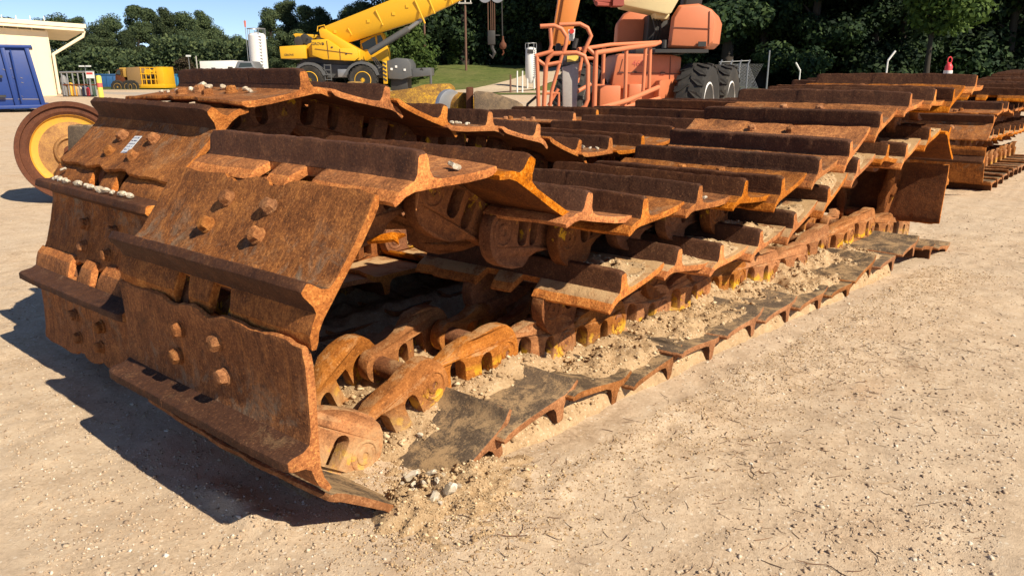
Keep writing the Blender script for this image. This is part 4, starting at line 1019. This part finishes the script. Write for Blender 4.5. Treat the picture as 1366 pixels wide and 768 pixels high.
DR = 40.0
def far_thing(name, label, cat, px, d, group=None): return thing(name, label, cat, G3(px, d), YAW, group)
def fx_fn(px0, d0):
    s0 = FPX / d0
    def fn(px, py, dy=0.0): s = FPX / (d0 + dy); return Vector(((px - 683) / s - (px0 - 683) / s0, dy, CAM_H - (py - HOR) / s))
    return fn
rk = far_thing('gas_cage', 'steel barred cage with cylinders and cans beside the cream building', 'cage', 105, DR); F = fx_fn(105, DR)
for k in range(7): MB().tube([F(82 + 7.2 * k, 96), F(82 + 7.2 * k, 126.5)], .035, 6).obj('bar', M_CHROME, rk)
MB().tube([F(80, 97), F(126, 96)], .05, 6).obj('top_bar', M_CHROME, rk); MB().tube([F(82, 113), F(128, 113)], .04, 6).obj('mid_bar', M_IDLER, rk)
for k, (px, col, hh) in enumerate(((84, (.2, .2, .2), 28), (92, (.7, .38, .04), 18), (98, (.65, .30, .03), 16), (104, (.62, .5, .36), 14), (111, (.05, .07, .14), 15), (116, (.6, .05, .07), 12), (121, (.02, .05, .03), 18))):
    o = far_thing('canister', ['dark grey tank at the left end of the cage', 'amber drum second from the left in the cage', 'orange drum in the middle of the cage', 'tan drum in the middle of the cage', 'dark blue canister near the right of the cage', 'red fuel can at the right of the cage', 'tall dark green bottle at the right end of the cage'][k], 'canister', px, DR + .6, 'cans and cylinders in the cage')
    hh = hh / 25; MB().lathe((0, 0, .02), (0, 0, 1), [(.16, 0), (.17, .05), (.17, hh * .8), (.12, hh * .92), (.05, hh), (0, hh)], 14).obj('body', paint('can', col, .5), o)
sgn = far_thing('warning_sign', 'white rectangular sign with a red band fixed above the cage', 'sign', 119, DR - .2); F2_ = fx_fn(119, DR - .2)
MB().poly([F2_(114.5, 96), F2_(125.5, 96), F2_(125.5, 104.5), F2_(114.5, 104.5)], (0, .03, 0)).obj('panel', M_WHITE, sgn)
MB().poly([F2_(115.3, 97, -.01), F2_(123.6, 97, -.01), F2_(123.6, 99.5, -.01), F2_(115.3, 99.5, -.01)], (0, .008, 0)).obj('red_band', paint('sign_red', (.55, .06, .05), .5, 0), sgn)
MB().tube([F2_(119, 104), F2_(119, 126.5)], .03, 6).obj('post', M_CHROME, sgn)
bol = far_thing('bollard', 'fat yellow bollard with a red and white band beside the cage', 'bollard', 131, DR - 1); F3 = fx_fn(131, DR - 1)
hb_ = F3(0, 100).z
MB().lathe((0, 0, 0), (0, 0, 1), [(.125, 0), (.125, 1.05), (.10, 1.10), (0, 1.13)], 18).obj('post', paint('bollard_yellow', (.75, .62, .10), .5, .1), bol)
bol.scale = (1, 1, 1)
MB().lathe((0, 0, .52), (0, 0, 1), [(.1265, 0), (.129, .0), (.129, .22), (.1265, .22)], 18).obj('band', paint('band_red', (.62, .12, .10), .5, .0), bol)

# yellow six wheeled service truck
DT = 62.0
st = far_thing('service_truck', 'dusty yellow six wheeled service truck with open pump bay before the trees', 'truck', 195, DT); F = fx_fn(195, DT)
def fp(name, m, pts, y0, y1, par, Ff, bev=.02): return MB().poly([Ff(a, b, 0) + Vector((0, y0, 0)) for a, b in pts], (0, y1 - y0, 0)).obj(name, m, par, bev)
M_TY = paint('truck_yellow', (.50, .29, .05), .7, .8, (.26, .17, .08), .8)
fp('cab', M_IDLER, [(162, 100), (165, 93), (173, 92), (173, 114), (160, 114)], -1, 1, st, F); fp('windscreen', M_GLASS, [(163, 99), (166, 94), (169, 94), (169, 100)], -1.05, -1, st, F, 0)
fp('tank', M_TY, [(168, 91), (187, 91), (187, 103), (168, 103)], -1, 1, st, F, .04); M_TB = paint('truck_brown', (.24, .15, .06), .8, .6, (.14, .09, .05), 1.2)
fp('body_box', M_TB, [(178, 91), (195, 90), (195, 116), (178, 116)], -1.1, .9, st, F); fp('rear_panel', M_CY, [(216, 90), (225, 90), (226, 116), (216, 116)], -1, 1, st, F); fp('deck', M_CY, [(192, 112), (226, 112), (226, 117), (192, 117)], -1.1, 1, st, F)
fp('back_panel', M_DARK, [(194, 91), (217, 91), (217, 113), (194, 113)], .4, .6, st, F)
for k, (a, b) in enumerate(((200, 97), (206, 102), (211, 96), (203, 107), (210, 108), (198, 104))):
    MB().lathe(F(a, b) + Vector((0, -.4, 0)), (0, 1, 0), [(.0, 0), (.28, 0), (.28, .4), (0, .5)], 12).obj('hose_reel', [M_CY, M_DARK][k % 2], st)
fp('chassis', M_DARK, [(160, 112), (222, 114), (222, 118), (160, 117)], -.8, .8, st, F)
for a in (164, 178, 184): tyre(st, F(a, 115.5) + Vector((0, -1.0, 0)), .55, .4, M_TY, lugs=12)
# white truck, white box, silo, containers
pk = far_thing('pickup_truck', 'grey pickup truck parked behind the topmost ridge, beside a white trailer', 'pickup', 337, 48); F = fx_fn(337, 48)
bd = fp('body', M_CHROME, [(313, 96), (321, 91), (345, 90), (352, 96), (358, 97), (358, 108), (312, 108)], -.9, .9, pk, F); fp('cab', M_CHROME, [(318, 95), (324, 83), (343, 83), (349, 95)], -.8, .8, pk, F, .05)
fp('window', M_GLASS, [(324, 93), (328, 85), (342, 85), (345, 93)], -.84, -.8, pk, F, 0); fp('mirror', M_DARK, [(313, 90), (319, 90), (319, 96), (313, 96)], -1.1, -1.0, pk, F)
for a in (322, 350): tyre(pk, F(a, 112) + Vector((0, -.8, 0)), .42, .26, M_CHROME, lugs=12)
tr = far_thing('white_trailer', 'plain white box trailer standing left of the grey pickup', 'trailer', 298, 56); F = fx_fn(298, 56)
fp('box', M_WHITE, [(275, 83), (320, 82), (320, 110), (275, 110)], -1, 1.2, tr, F, .03); fp('window', M_GLASS, [(290, 91), (295, 91), (295, 96), (290, 96)], -1.03, -1, tr, F, 0)
MB().lathe(F(288, 116) + Vector((0, -1, 0)), (0, 1, 0), [(.0, 0), (.35, 0), (.35, .3), (0, .3)], 16).obj('wheel', M_BLK, tr)
def silo(px, d, top, r, label, text_px=None):
    s_ = far_thing('storage_silo', label, 'silo', px, d); F = fx_fn(px, d); zt = F(px, top).z; zb = 1.0
    MB().lathe((0, 0, 0), (0, 0, 1), [(r * .35, zb - .5), (r, zb), (r, zt - .15), (r * .8, zt), (0, zt + .1)], 24).obj('tank', M_WHITE, s_)
    for a in (45, 135, 225, 315): MB().tube([Vector((math.cos(R(a)) * r * .85, math.sin(R(a)) * r * .85, 0)), Vector((math.cos(R(a)) * r * .85, math.sin(R(a)) * r * .85, zb + .3))], .06, 6).obj('leg', M_WHITE, s_)
    mb = MB(); mb.tube([Vector((r * math.cos(R(20 * k)), r * math.sin(R(20 * k)), zt + .35)) for k in range(19)], .03, 5)
    for k in range(0, 18, 3): mb.tube([Vector((r * math.cos(R(20 * k)), r * math.sin(R(20 * k)), zt - .1)), Vector((r * math.cos(R(20 * k)), r * math.sin(R(20 * k)), zt + .35))], .025, 5)
    mb.obj('guard_rail', M_CHROME, s_)
    lm = MB()
    for k in range(14): lm.box((r * .55, -r * .86, zb + (zt - zb) * k / 14), (.35, .05, .04))
    lm.obj('ladder', M_CHROME, s_)
    return s_, zt
s1, zt = silo(347, 58, 48, .66, 'tall white cylindrical silo with a ladder, left of the crane')
s2, zt = silo(708, 58, 66, .42, 'short white cylindrical silo on legs, left of the lift platform')
fl = far_thing('marker_flag', 'small orange flag on a thin pole above the trees by the tall silo', 'flag', 333, 70); F = fx_fn(333, 70)
MB().tube([Vector((0, 0, 0)), F(333, 31)], .03, 5).obj('pole', M_CHROME, fl); MB().poly([F(331.5, 32), F(334.3, 32), F(334, 40), F(332, 40)], (0, .03, 0)).obj('banner', paint('flag_orange', (.8, .14, .04), .6, 0), fl)
MB().poly([fx_fn(708, 58)(703, 68) + Vector((0, -.46, 0)), fx_fn(708, 58)(711, 68) + Vector((0, -.46, 0)), fx_fn(708, 58)(711, 73) + Vector((0, -.46, 0)), fx_fn(708, 58)(703, 73) + Vector((0, -.46, 0))], (0, .04, 0)).obj('dark_panel', M_DARK, s2)
for k, (px, d, w_, label, c_) in enumerate(((148, 66, 1.9, 'low blue container seen between the bollard and the yellow truck', (.03, .12, .30)), (240, 74, 1.2, 'small light blue tank under the bronze tree', (.04, .22, .42)))):
    o = far_thing('blue_container', label, 'container', px, d); m_ = paint('container_blue', c_, .6, .2)
    MB().box((0, 0, .62), (w_, 1.5, 1.0)).obj('box', m_, o, .03); MB().box((0, 0, 1.17), (w_ * 1.04, 1.6, .1)).obj('lid', m_, o, .02)
    for a in (-.3, 0, .3): MB().box((a * w_, -.77, .6), (.08, .06, .9)).obj('rib', m_, o)

# poles, posts, fence, cone-like marker
def pole(name, label, cat, px, d, top_py, r, m, arm=None, group=None):
    o = far_thing(name, label, cat, px, d, group); F = fx_fn(px, d); z = F(px, top_py).z
    MB().tube([Vector((0, 0, 0)), Vector((0, 0, z))], [r, r * .8], 8).obj('post', m, o)
    if arm: arm(o, z)
    return o
M_WOOD = paint('weathered_pole', (.16, .085, .06), .9, .3, (.07, .05, .04), 2)
def xarm(o, z): MB().box((0, -.12, z - .25), (1.25, .10, .13)).obj('crossarm', M_GREYP, o); [MB().lathe((a, -.12, z - .18), (0, 0, 1), [(.04, 0), (.05, .08), (.03, .16), (0, .18)], 8).obj('insulator', M_WHITE, o) for a in (-.5, 0, .5)]
pole('utility_pole', 'wooden utility pole with a pale crossarm, below the crane boom tip', 'pole', 622, 70, 7, .11, M_WOOD, xarm)
pole('utility_pole', 'brown pole directly below the thick middle of the crane boom', 'pole', 568, 66, 20, .10, M_WOOD)
def lamp(o, z): [MB().box((a, 0, z), (.42, .2, .12)).obj('floodlight', M_WHITE, o) for a in (-.3, .3)]
pole('floodlight_mast', 'thin mast with twin floodlights above the cage', 'lamp post', 115, 68, 89, .035, M_CHROME, lamp)
pole('floodlight_mast', 'thin mast with a single lamp above the bronze tree', 'lamp post', 254, 72, 76, .035, M_CHROME, lambda o, z: MB().box((0, 0, z), (.4, .2, .16)).obj('floodlight', M_WHITE, o))
pole('bare_trunk', 'pale bare pole standing before the trees, left of the white trailer', 'pole', 264, 70, 76, .07, M_GREYP)
pole('fence_post', 'pale post far off before the trees, above the blue container', 'post', 146, 72, 95, .05, M_GREYP)
def bent(s): return lambda o, z: MB().tube([Vector((0, 0, z)), Vector((s * .28, 0, z + .42))], .045, 8).obj('bent_top', M_WHITE, o)
pole('bent_post', 'white post with its top bent to the right, behind the highest ridge', 'post', 1182, 34, 82, .045, M_WHITE, bent(1))
pole('bent_post', 'small white post with its top bent to the left', 'post', 1067, 40, 95, .04, M_WHITE, bent(-1))
pole('steel_post', 'straight grey post left of the small bent post', 'post', 1024, 40, 69, .045, M_CHROME)
for px, lb_ in ((690, 'left one of the two low white marker posts beside the short silo'), (697, 'right one of the two low white marker posts beside the short silo')):
    pole('marker_post', lb_, 'post', px, 50, 95, .055, M_WHITE)
pole('marker_post', 'short dark stump left of the white marker posts', 'post', 681, 50, 100, .07, M_WOOD)
rm = far_thing('red_marker', 'red plastic marker with a ring handle, behind the far end of the track', 'safety marker', 1264, 12.5)
zt = fx_fn(1264, 12.5)(1264, 88).z
MB().lathe((0, 0, 0), (0, 0, 1), [(.20, 0), (.20, .04), (.10, .06), (.065, zt - .15), (.055, zt - .1), (.060, zt - .02), (.035, zt + .03), (0, zt + .05)], 20).obj('body', paint('marker_red', (.70, .05, .06), .4, .05), rm)
MB().lathe((0, 0, zt - .13), (0, 0, 1), [(.068, 0), (.068, .05), (.06, .05)], 20).obj('band', M_WHITE, rm)
MB().tube([Vector((.035 * math.cos(R(a)), 0, zt + .08 + .055 * math.sin(R(a)))) for a in range(-90, 271, 30)], .010, 6).obj('ring_handle', paint('marker_red', (.70, .05, .06), .4, .05), rm)
# chain link fence right of the lift
fn = far_thing('chain_link_fence', 'grey chain link fence with barbed outriggers right of the twin tyres', 'fence', 984, 36); F = fx_fn(984, 36)
for px in (960, 974, 986, 997): MB().tube([F(px, 128), F(px, 86), F(px + 2, 81)], .035, 6).obj('post', M_CHROME, fn)
MB().tube([F(958, 84), F(998, 82)], .02, 5).obj('top_rail', M_CHROME, fn)
mb = MB()
for k in range(22):
    for s in (1, -1):
        a = 958 + k * 1.85; mb.tube([F(a if s > 0 else a + 20, 86), F(a + 20 if s > 0 else a, 126)], .006, 3, cap=False)
mb.obj('wire_mesh', M_CHROME, fn)['kind'] = 'stuff'
# pipe rack and parked vehicles on the bank
for k, px in enumerate((578, 588, 620, 637, 653)):
    o = far_thing('pipe_rack', ['white rack post at the left end, above the bumper of the crane', 'white rack post second from the left', 'white rack post left of the hook block', 'white rack post at the foot of the wires', 'white rack post right of the hook'][k], 'rack', px, 88, 'white racks on the grass bank')
    MB().tube([Vector((0, 0, .8)), Vector((0, 0, 4.0))], .11, 6).obj('post', M_WHITE, o)
    for z in (2.4, 3.0, 3.7): MB().tube([Vector((-.1, 0, z)), Vector((1.4, 0, z + .1))], .07, 5).obj('arm', M_WHITE, o)

# ------------------------------------------------------------ grass bank, verges and pale road
def bank(X, Y):
    d = X * FW.x + Y * FW.y; u = (X * _r.x + Y * _r.y) / np.maximum(d, 1)       # distance ahead, and side
    rise = np.clip((d - 56) / 26, 0, 1); rise = rise * rise * (3 - 2 * rise)
    side_ = np.clip((u + .20) / .09, 0, 1) * np.clip((.34 - u) / .12, 0, 1)
    return 2.25 * rise * side_ + .10 * fbm(X, Y, .25, 3, 71) * side_ - .05
def rot_grid(name, d0, d1, u0, u1, hf, m, nd=60, nu=90):
    d = np.linspace(d0, d1, nd); u = np.linspace(u0, u1, nu); Dg, Ug = np.meshgrid(d, u)
    X = FW.x * Dg + _r.x * Ug; Y = FW.y * Dg + _r.y * Ug; Z = hf(X, Y)
    co = np.stack([X, Y, Z], -1).reshape(-1, 3); nx = nd
    idx = np.arange(nd * nu).reshape(nu, nd); q = np.stack([idx[:-1, :-1], idx[1:, :-1], idx[1:, 1:], idx[:-1, 1:]], -1).reshape(-1, 4)
    me = bpy.data.meshes.new(name); me.from_pydata(co.tolist(), [], q.tolist()); me.polygons.foreach_set('use_smooth', [True] * len(me.polygons))
    return link_obj(name, me, None, [m])
kind(rot_grid('grass_bank', 55, 150, -24, 52, bank, M_GRASS), 'structure', 'mown grass bank')
kind(rot_grid('grass_verge', 62, 160, -90, -24.1, lambda X, Y: X * 0 + .03 + .05 * fbm(X, Y, .2, 2, 5), M_GRASS, 20, 40), 'structure', 'grass before the trees')
kind(rot_grid('grass_verge', 33, 150, 9, 120, lambda X, Y: X * 0 + .03 + .04 * fbm(X, Y, .3, 2, 5), M_GRASS, 40, 60), 'structure', 'grass verge before the wood')
def road_h(X, Y):
    return np.maximum(bank(X, Y), .0) + .07
pts = [(44, -6.5, 4.0), (50, -4.5, 3.2), (56, -2.0, 2.5), (64, 1.0, 2.0), (74, 5.0, 1.7), (86, 12.0, 1.6), (100, 22.0, 1.6)]
vs = []; fs = []
for i in range(61):
    t = i / 60 * (len(pts) - 1); k = min(int(t), len(pts) - 2); f_ = t - k
    d, u, hw = [pts[k][j] * (1 - f_) + pts[k + 1][j] * f_ for j in range(3)]
    for s in (-1, -.33, .33, 1):
        X = FW.x * d + _r.x * (u + s * hw); Y = FW.y * d + _r.y * (u + s * hw)
        vs.append((X, Y, float(road_h(np.array(X), np.array(Y)))))
for i in range(60):
    for j in range(3): fs.append((i * 4 + j, i * 4 + j + 1, i * 4 + 5 + j, i * 4 + 4 + j))
me = bpy.data.meshes.new('gravel_road'); me.from_pydata(vs, [], fs); kind(link_obj('gravel_road', me, None, [M_TRACKWAY]), 'structure', 'pale gravel road climbing the bank')
kind(rot_grid('grass_strip', 46, 50, -9, 6, lambda X, Y: X * 0 + .035 + .02 * fbm(X, Y, .5, 2, 8), M_GRASS, 8, 20), 'structure', 'thin strip of grass across the yard')

# ------------------------------------------------------------ trees
def crown_mesh(seed, H, Wd, n, leaf, base=.25, conif=False, m=M_LEAF):
    r = np.random.default_rng(seed); cl = []
    k = 46 if not conif else 44
    for i in range(k):
        t = r.random() ** .8; z = H * (base + (1 - base) * t)
        env = math.sin(math.pi * min(1, .18 + .80 * t)) ** .7 if not conif else (1.05 - t) ** .7
        a = r.uniform(0, 6.28); rad = Wd * env * r.uniform(.10, .85)
        cl.append((math.cos(a) * rad, math.sin(a) * rad, z, Wd * r.uniform(.24, .46) * (1 if not conif else .8)))
    C = np.array(cl); ci = r.integers(0, k, n); d = r.normal(0, 1, (n, 3)); d /= np.linalg.norm(d, axis=1)[:, None]
    rr = r.random(n) ** .45
    P = C[ci, :3] + d * (C[ci, 3] * rr)[:, None] * np.array([1, 1, .72])
    nrm = d + r.normal(0, .55, (n, 3)); nrm[:, 2] += .35; nrm /= np.linalg.norm(nrm, axis=1)[:, None]
    a = np.cross(nrm, r.normal(0, 1, (n, 3))); a /= np.linalg.norm(a, axis=1)[:, None]; b = np.cross(nrm, a)
    s = (leaf * r.uniform(.5, 1.3, n))[:, None]
    co = np.stack([P - a * s, P + b * s * .5, P + a * s, P - b * s * .6 - nrm * s * .25], 1).reshape(-1, 3)
    q = np.arange(n * 4, dtype=np.int32)
    me = bpy.data.meshes.new('crown'); me.vertices.add(n * 4); me.vertices.foreach_set('co', co.ravel())
    me.loops.add(n * 4); me.loops.foreach_set('vertex_index', q); me.polygons.add(n); me.polygons.foreach_set('loop_start', np.arange(0, n * 4, 4, dtype=np.int32)); me.update(calc_edges=True)
    me.materials.append(m); return me, C
def trunk_mesh(H, r0, C, seed):
    r = random.Random(seed); mb = MB(); pts = []
    for i in range(7): t = i / 6; pts.append(Vector((r.uniform(-.02, .02) * H * t, r.uniform(-.02, .02) * H * t, H * .9 * t)))
    mb.tube(pts, [r0 * (1.25 if i == 0 else 1 - .85 * i / 6) for i in range(7)], 8)
    for c in C[::2]:
        z = max(c[2] * .72, H * .15); p = Vector((0, 0, z)); mb.tube([p, p.lerp(Vector(c[:3]), .5) + Vector((0, 0, .1)), Vector(c[:3])], [r0 * .3, r0 * .2, r0 * .06], 5)
    me = mb.mesh('trunk'); me.materials.append(M_BARK); smooth(me, 60); return me
KINDS = {}
for nm, (H, Wd, n, leaf, base, con, m) in {'round': (13, 4.6, 22000, .19, .10, False, M_LEAF), 'tall': (17, 4.4, 26000, .20, .06, False, M_LEAF), 'pine': (22, 4.8, 30000, .21, .06, True, M_LEAFD),
                                          'deep': (22, 6.0, 34000, .22, .02, False, M_LEAFD), 'light': (6, 2.6, 4500, .22, .08, False, M_LEAFL), 'bronze': (5.5, 3.0, 4500, .22, .05, False, M_LEAFB)}.items():
    KINDS[nm] = []
    for s in range(3 if nm in ('round', 'tall', 'deep', 'pine') else 1):
        cm, C = crown_mesh(hash((H, s)) % 1000 + s * 7, H, Wd, n, leaf, base, con, m); KINDS[nm].append((cm, trunk_mesh(H, H * .018, C, s)))
def tree(kind_, px, d, sc_, label, z0=0, group='trees along the edge of the yard', lean=0):
    o = far_thing('tree', label, 'tree', px, d, group); o.location.z = z0; o.rotation_euler.z = rnd.uniform(0, 6.28)
    cm, tm = KINDS[kind_][rnd.randrange(len(KINDS[kind_]))]
    for nm, me in (('crown', cm), ('trunk', tm)):
        c = link_obj(nm, me, o); c.scale = (sc_ * rnd.uniform(.92, 1.1), sc_ * rnd.uniform(.92, 1.1), sc_)
    return o
# left wood against the sky: (px, top row, depth)
LT = [(-20, 24, 118, 'round'), (22, 20, 125, 'round'), (60, 26, 130, 'round'), (88, 22, 112, 'round'), (112, 16, 118, 'tall'), (140, 34, 104, 'round'), (158, 24, 112, 'round'), (190, 8, 108, 'tall'), (206, 13, 120, 'tall'),
      (176, 42, 98, 'round'), (228, 18, 104, 'tall'), (252, 24, 112, 'round'), (275, 22, 108, 'tall'), (290, 36, 118, 'round'), (304, 46, 110, 'round'), (322, 44, 116, 'round'), (262, 44, 96, 'round'), (132, 50, 96, 'round'), (215, 46, 95, 'round')]
for i, (px, top, d, kd) in enumerate(LT):
    Hh = {'round': 13, 'tall': 17}[kd]; need = CAM_H + (HOR - top) * d / FPX
    tree(kd, px, d, need / Hh * rnd.uniform(.84, .98), ['leafy green tree against the sky at the left side, above the cream building', 'leafy green tree in the wood behind the yellow service truck', 'leafy green tree in the wood above the white trailer and tall silo'][0 if px < 120 else 1 if px < 245 else 2], group='green trees of the left wood')
MT = [(366, 12, 84, 'tall'), (388, 2, 90, 'tall'), (412, 8, 86, 'tall'), (432, 14, 92, 'tall'), (352, 52, 96, 'round'), (452, 26, 90, 'tall'), (470, 12, 96, 'tall'), (486, 3, 90, 'tall'), (504, 14, 96, 'tall'), (520, 22, 90, 'tall'), (540, -6, 98, 'tall'), (400, 44, 80, 'round'), (430, 46, 82, 'round'), (460, 52, 84, 'round'), (510, 54, 86, 'round'), (556, 30, 90, 'tall')]
for i, (px, top, d, kd) in enumerate(MT):
    Hh = {'round': 13, 'tall': 17}[kd]; need = CAM_H + (HOR - top) * d / FPX
    tree(kd, px, d, need / Hh * .94, 'tall leafy tree standing behind the yellow crane, one of the wood there', group='trees behind the crane')
j = 0
for row, (d0, n, top) in enumerate(((74, 20, 24), (84, 20, 26), (96, 18, 28))):
    for i in range(n):
        px = 575 + (i + .5 * (row % 2)) * (900 / n) + rnd.uniform(-14, 14); d = d0 + rnd.uniform(-4, 4) - (10 if px > 960 and row == 0 else 0)
        tree('deep' if rnd.random() < .55 else 'pine', px, d, rnd.uniform(.95, 1.25), 'tall dark tree in the wood %s' % ('between the crane wires and the boom lift' if px < 800 else 'right behind the boom lift' if px < 960 else 'behind the far ends of the tracks'), z0=(1.8 if px < 900 and row < 3 else 0), group='dark trees of the right wood')
for px, d, s_, lb_ in ((540, 62, .95, 'bright green young tree right of the crane cab'), (552, 66, .8, 'bright green young tree on the right of its pair by the crane boom'), (512, 64, .55, 'small pale green bush under the lift cylinder of the crane')):
    tree('light', px, d, s_, lb_, group='young light green trees by the crane')
KINDS['sunny'] = []
cm, C = crown_mesh(77, 12, 3.6, 16000, .20, .35, False, M_LEAFL); KINDS['sunny'].append((cm, trunk_mesh(12, .2, C, 5)))
for px, d, s_, lb_ in ((1236, 50, 1.0, 'brighter yellow green tree standing out from the dark wood at the upper right'), (1010, 66, .8, 'brighter leafy crown low before the dark wood, right of the boom lift')):
    tree('sunny', px, d, s_, lb_, group='sunlit trees before the dark wood')
tree('bronze', 248, 82, .50, 'low bronze brown tree between the yellow truck and the white trailer', group='single bronze tree')
for px, d, s_, lb_ in ((606, 76, .35, 'round green shrub at the foot of the white racks, left'), (590, 78, .3, 'low green shrub beside the second white rack'), (640, 78, .3, 'low green shrub below the crane hook')):
    tree('light', px, d, s_, lb_, z0=1.9, group='shrubs on the bank')
def undergrowth(name, d, u0, u1, n, hgt, m, label, z0=0, seed=3):
    r = np.random.default_rng(seed); u = r.uniform(u0, u1, n); dd = d + r.uniform(0, 9, n)
    z = z0 + hgt * r.random(n) ** 1.1 * (.6 + .8 * np.abs(vnoise(u * .25, u * 0, seed)) * 2)
    P = np.stack([FW.x * dd + _r.x * u, FW.y * dd + _r.y * u, z], -1); nrm = r.normal(0, 1, (n, 3)); nrm /= np.linalg.norm(nrm, axis=1)[:, None]
    a = np.cross(nrm, r.normal(0, 1, (n, 3))); a /= np.linalg.norm(a, axis=1)[:, None]; b = np.cross(nrm, a); s = (.26 * r.uniform(.5, 1.3, n))[:, None]
    co = np.stack([P - a * s, P + b * s * .5, P + a * s, P - b * s * .6], 1).reshape(-1, 3); q = np.arange(n * 4, dtype=np.int32)
    me = bpy.data.meshes.new(name); me.vertices.add(n * 4); me.vertices.foreach_set('co', co.ravel()); me.loops.add(n * 4); me.loops.foreach_set('vertex_index', q)
    me.polygons.add(n); me.polygons.foreach_set('loop_start', np.arange(0, n * 4, 4, dtype=np.int32)); me.update(calc_edges=True)
    kind(link_obj(name, me, None, [m]), 'stuff', label, 'undergrowth')
undergrowth('undergrowth', 90, -75, -10, 80000, 4.2, M_LEAF, 'bushes and low branches filling the left wood', seed=3)
undergrowth('undergrowth', 78, -10, 95, 110000, 11, M_LEAFD, 'dark bushes and low branches filling the right wood', .5, 4)
undergrowth('undergrowth', 104, -20, 110, 110000, 26, M_LEAFD, 'dense dark foliage deep in the right wood', 0, 5)

# rust flake wedged under the top shoe, and a hanging strand of rust scale
q = [P3(a, b, 1.95) for a, b in ((488, 322), (505, 313), (522, 309), (541, 311), (530, 316), (531, 324), (524, 319), (508, 321))]
fl_ = thing('rust_flake', 'small bright orange flake of rust wedged in the shade below the near top shoe', 'flake', q[0])
MB().poly([p - q[0] for p in q], FW * .02 + Vector((0, 0, -.012))).obj('plate', M_EDGE, fl_, .002)
dr = MB().tube([P3(555, 246, 1.92), P3(556, 262, 1.92), P3(555, 281, 1.92)], [.007, .005, .001], 6).obj('rust_drip', M_EDGE)
tag(dr, 'thin icicle of rust hanging from the edge of the near top shoe', 'rust drip')

M_SEAM = paint('dark_seam', (.10, .04, .03), .8, .2)
mb = MB()
for a, b, c_, d_ in ((824, 97, 906, 99), (893, 76, 894, 116), (830, 80, 826, 98)): mb.tube([lx(a, b, -.004), lx(c_, d_, -.004)], .006, 4)
mb.obj('panel_seam', M_SEAM, lf)
mb = MB()
for a, b, c_, d_ in ((892, 40, 943, 42), (941, 20, 943, 64)): mb.tube([lx(a, b, -.10), lx(c_, d_, -.10)], .006, 4)
mb.obj('panel_seam', M_SEAM, lf)
for a, b in ((828, 97), (846, 97), (866, 98), (884, 98)): MB().box(lx(a, b, -.01), (.07, .02, .025)).obj('latch', M_SEAM, lf)
for k in range(3): MB().tube([lx(868 + 4 * k, 30, .3), lx(872 + 3 * k, 44, .15), lx(868 + 5 * k, 58, .3), lx(876, 70, .3)], .018, 6).obj('hose', M_DARK, lf)
MB().box(lx(934, 61, -.12), (.12, .02, .07)).obj('lamp', M_DARK, lf); MB().box(lx(905, 70, -.1), (.8, .3, .05)).obj('tray', M_DARK, lf)
# dumpster door hardware
for zz in (.5, 1.1, 1.7): MB().box(Vector((-1.05, -.12, zz)), (.22, .05, .08)).obj('hinge', M_DARK, dp)
MB().tube([Vector((-.55, -.1, .35)), Vector((-.62, -.1, 1.9))], .025, 8).obj('latch_bar', M_BLUE, dp)
# crane grime and hoses
for k in range(3): MB().tube([cx(500 + 2 * k, 78, -.75), cx(508 + 3 * k, 90, -.9), cx(520 + 2 * k, 84, -.9)], .03, 5).obj('hose', M_DARK, cr_)
for a, b, c_, d_ in ((446, 58, 447, 80), (462, 68, 462, 82), (430, 68, 478, 74)): MB().tube([cx(a, b, -1.27), cx(c_, d_, -1.27)], .015, 4).obj('panel_seam', M_SEAM, cr_)
for a, b in ((441, 62), (452, 66), (470, 74)): MB().box(cx(a, b, -1.27), (.10, .03, .06)).obj('latch', M_DARK, cr_)
# pump bay of the service truck
mb = MB()
F = fx_fn(195, DT)
for a in (196, 202, 208, 214): mb.tube([F(a, 91) + Vector((0, -1.0, 0)), F(a, 113) + Vector((0, -1.0, 0))], .04, 5)
for b in (91, 99, 106): mb.tube([F(195, b) + Vector((0, -1.0, 0)), F(216, b) + Vector((0, -1.0, 0))], .04, 5)
mb.obj('bay_frame', M_CY, st)
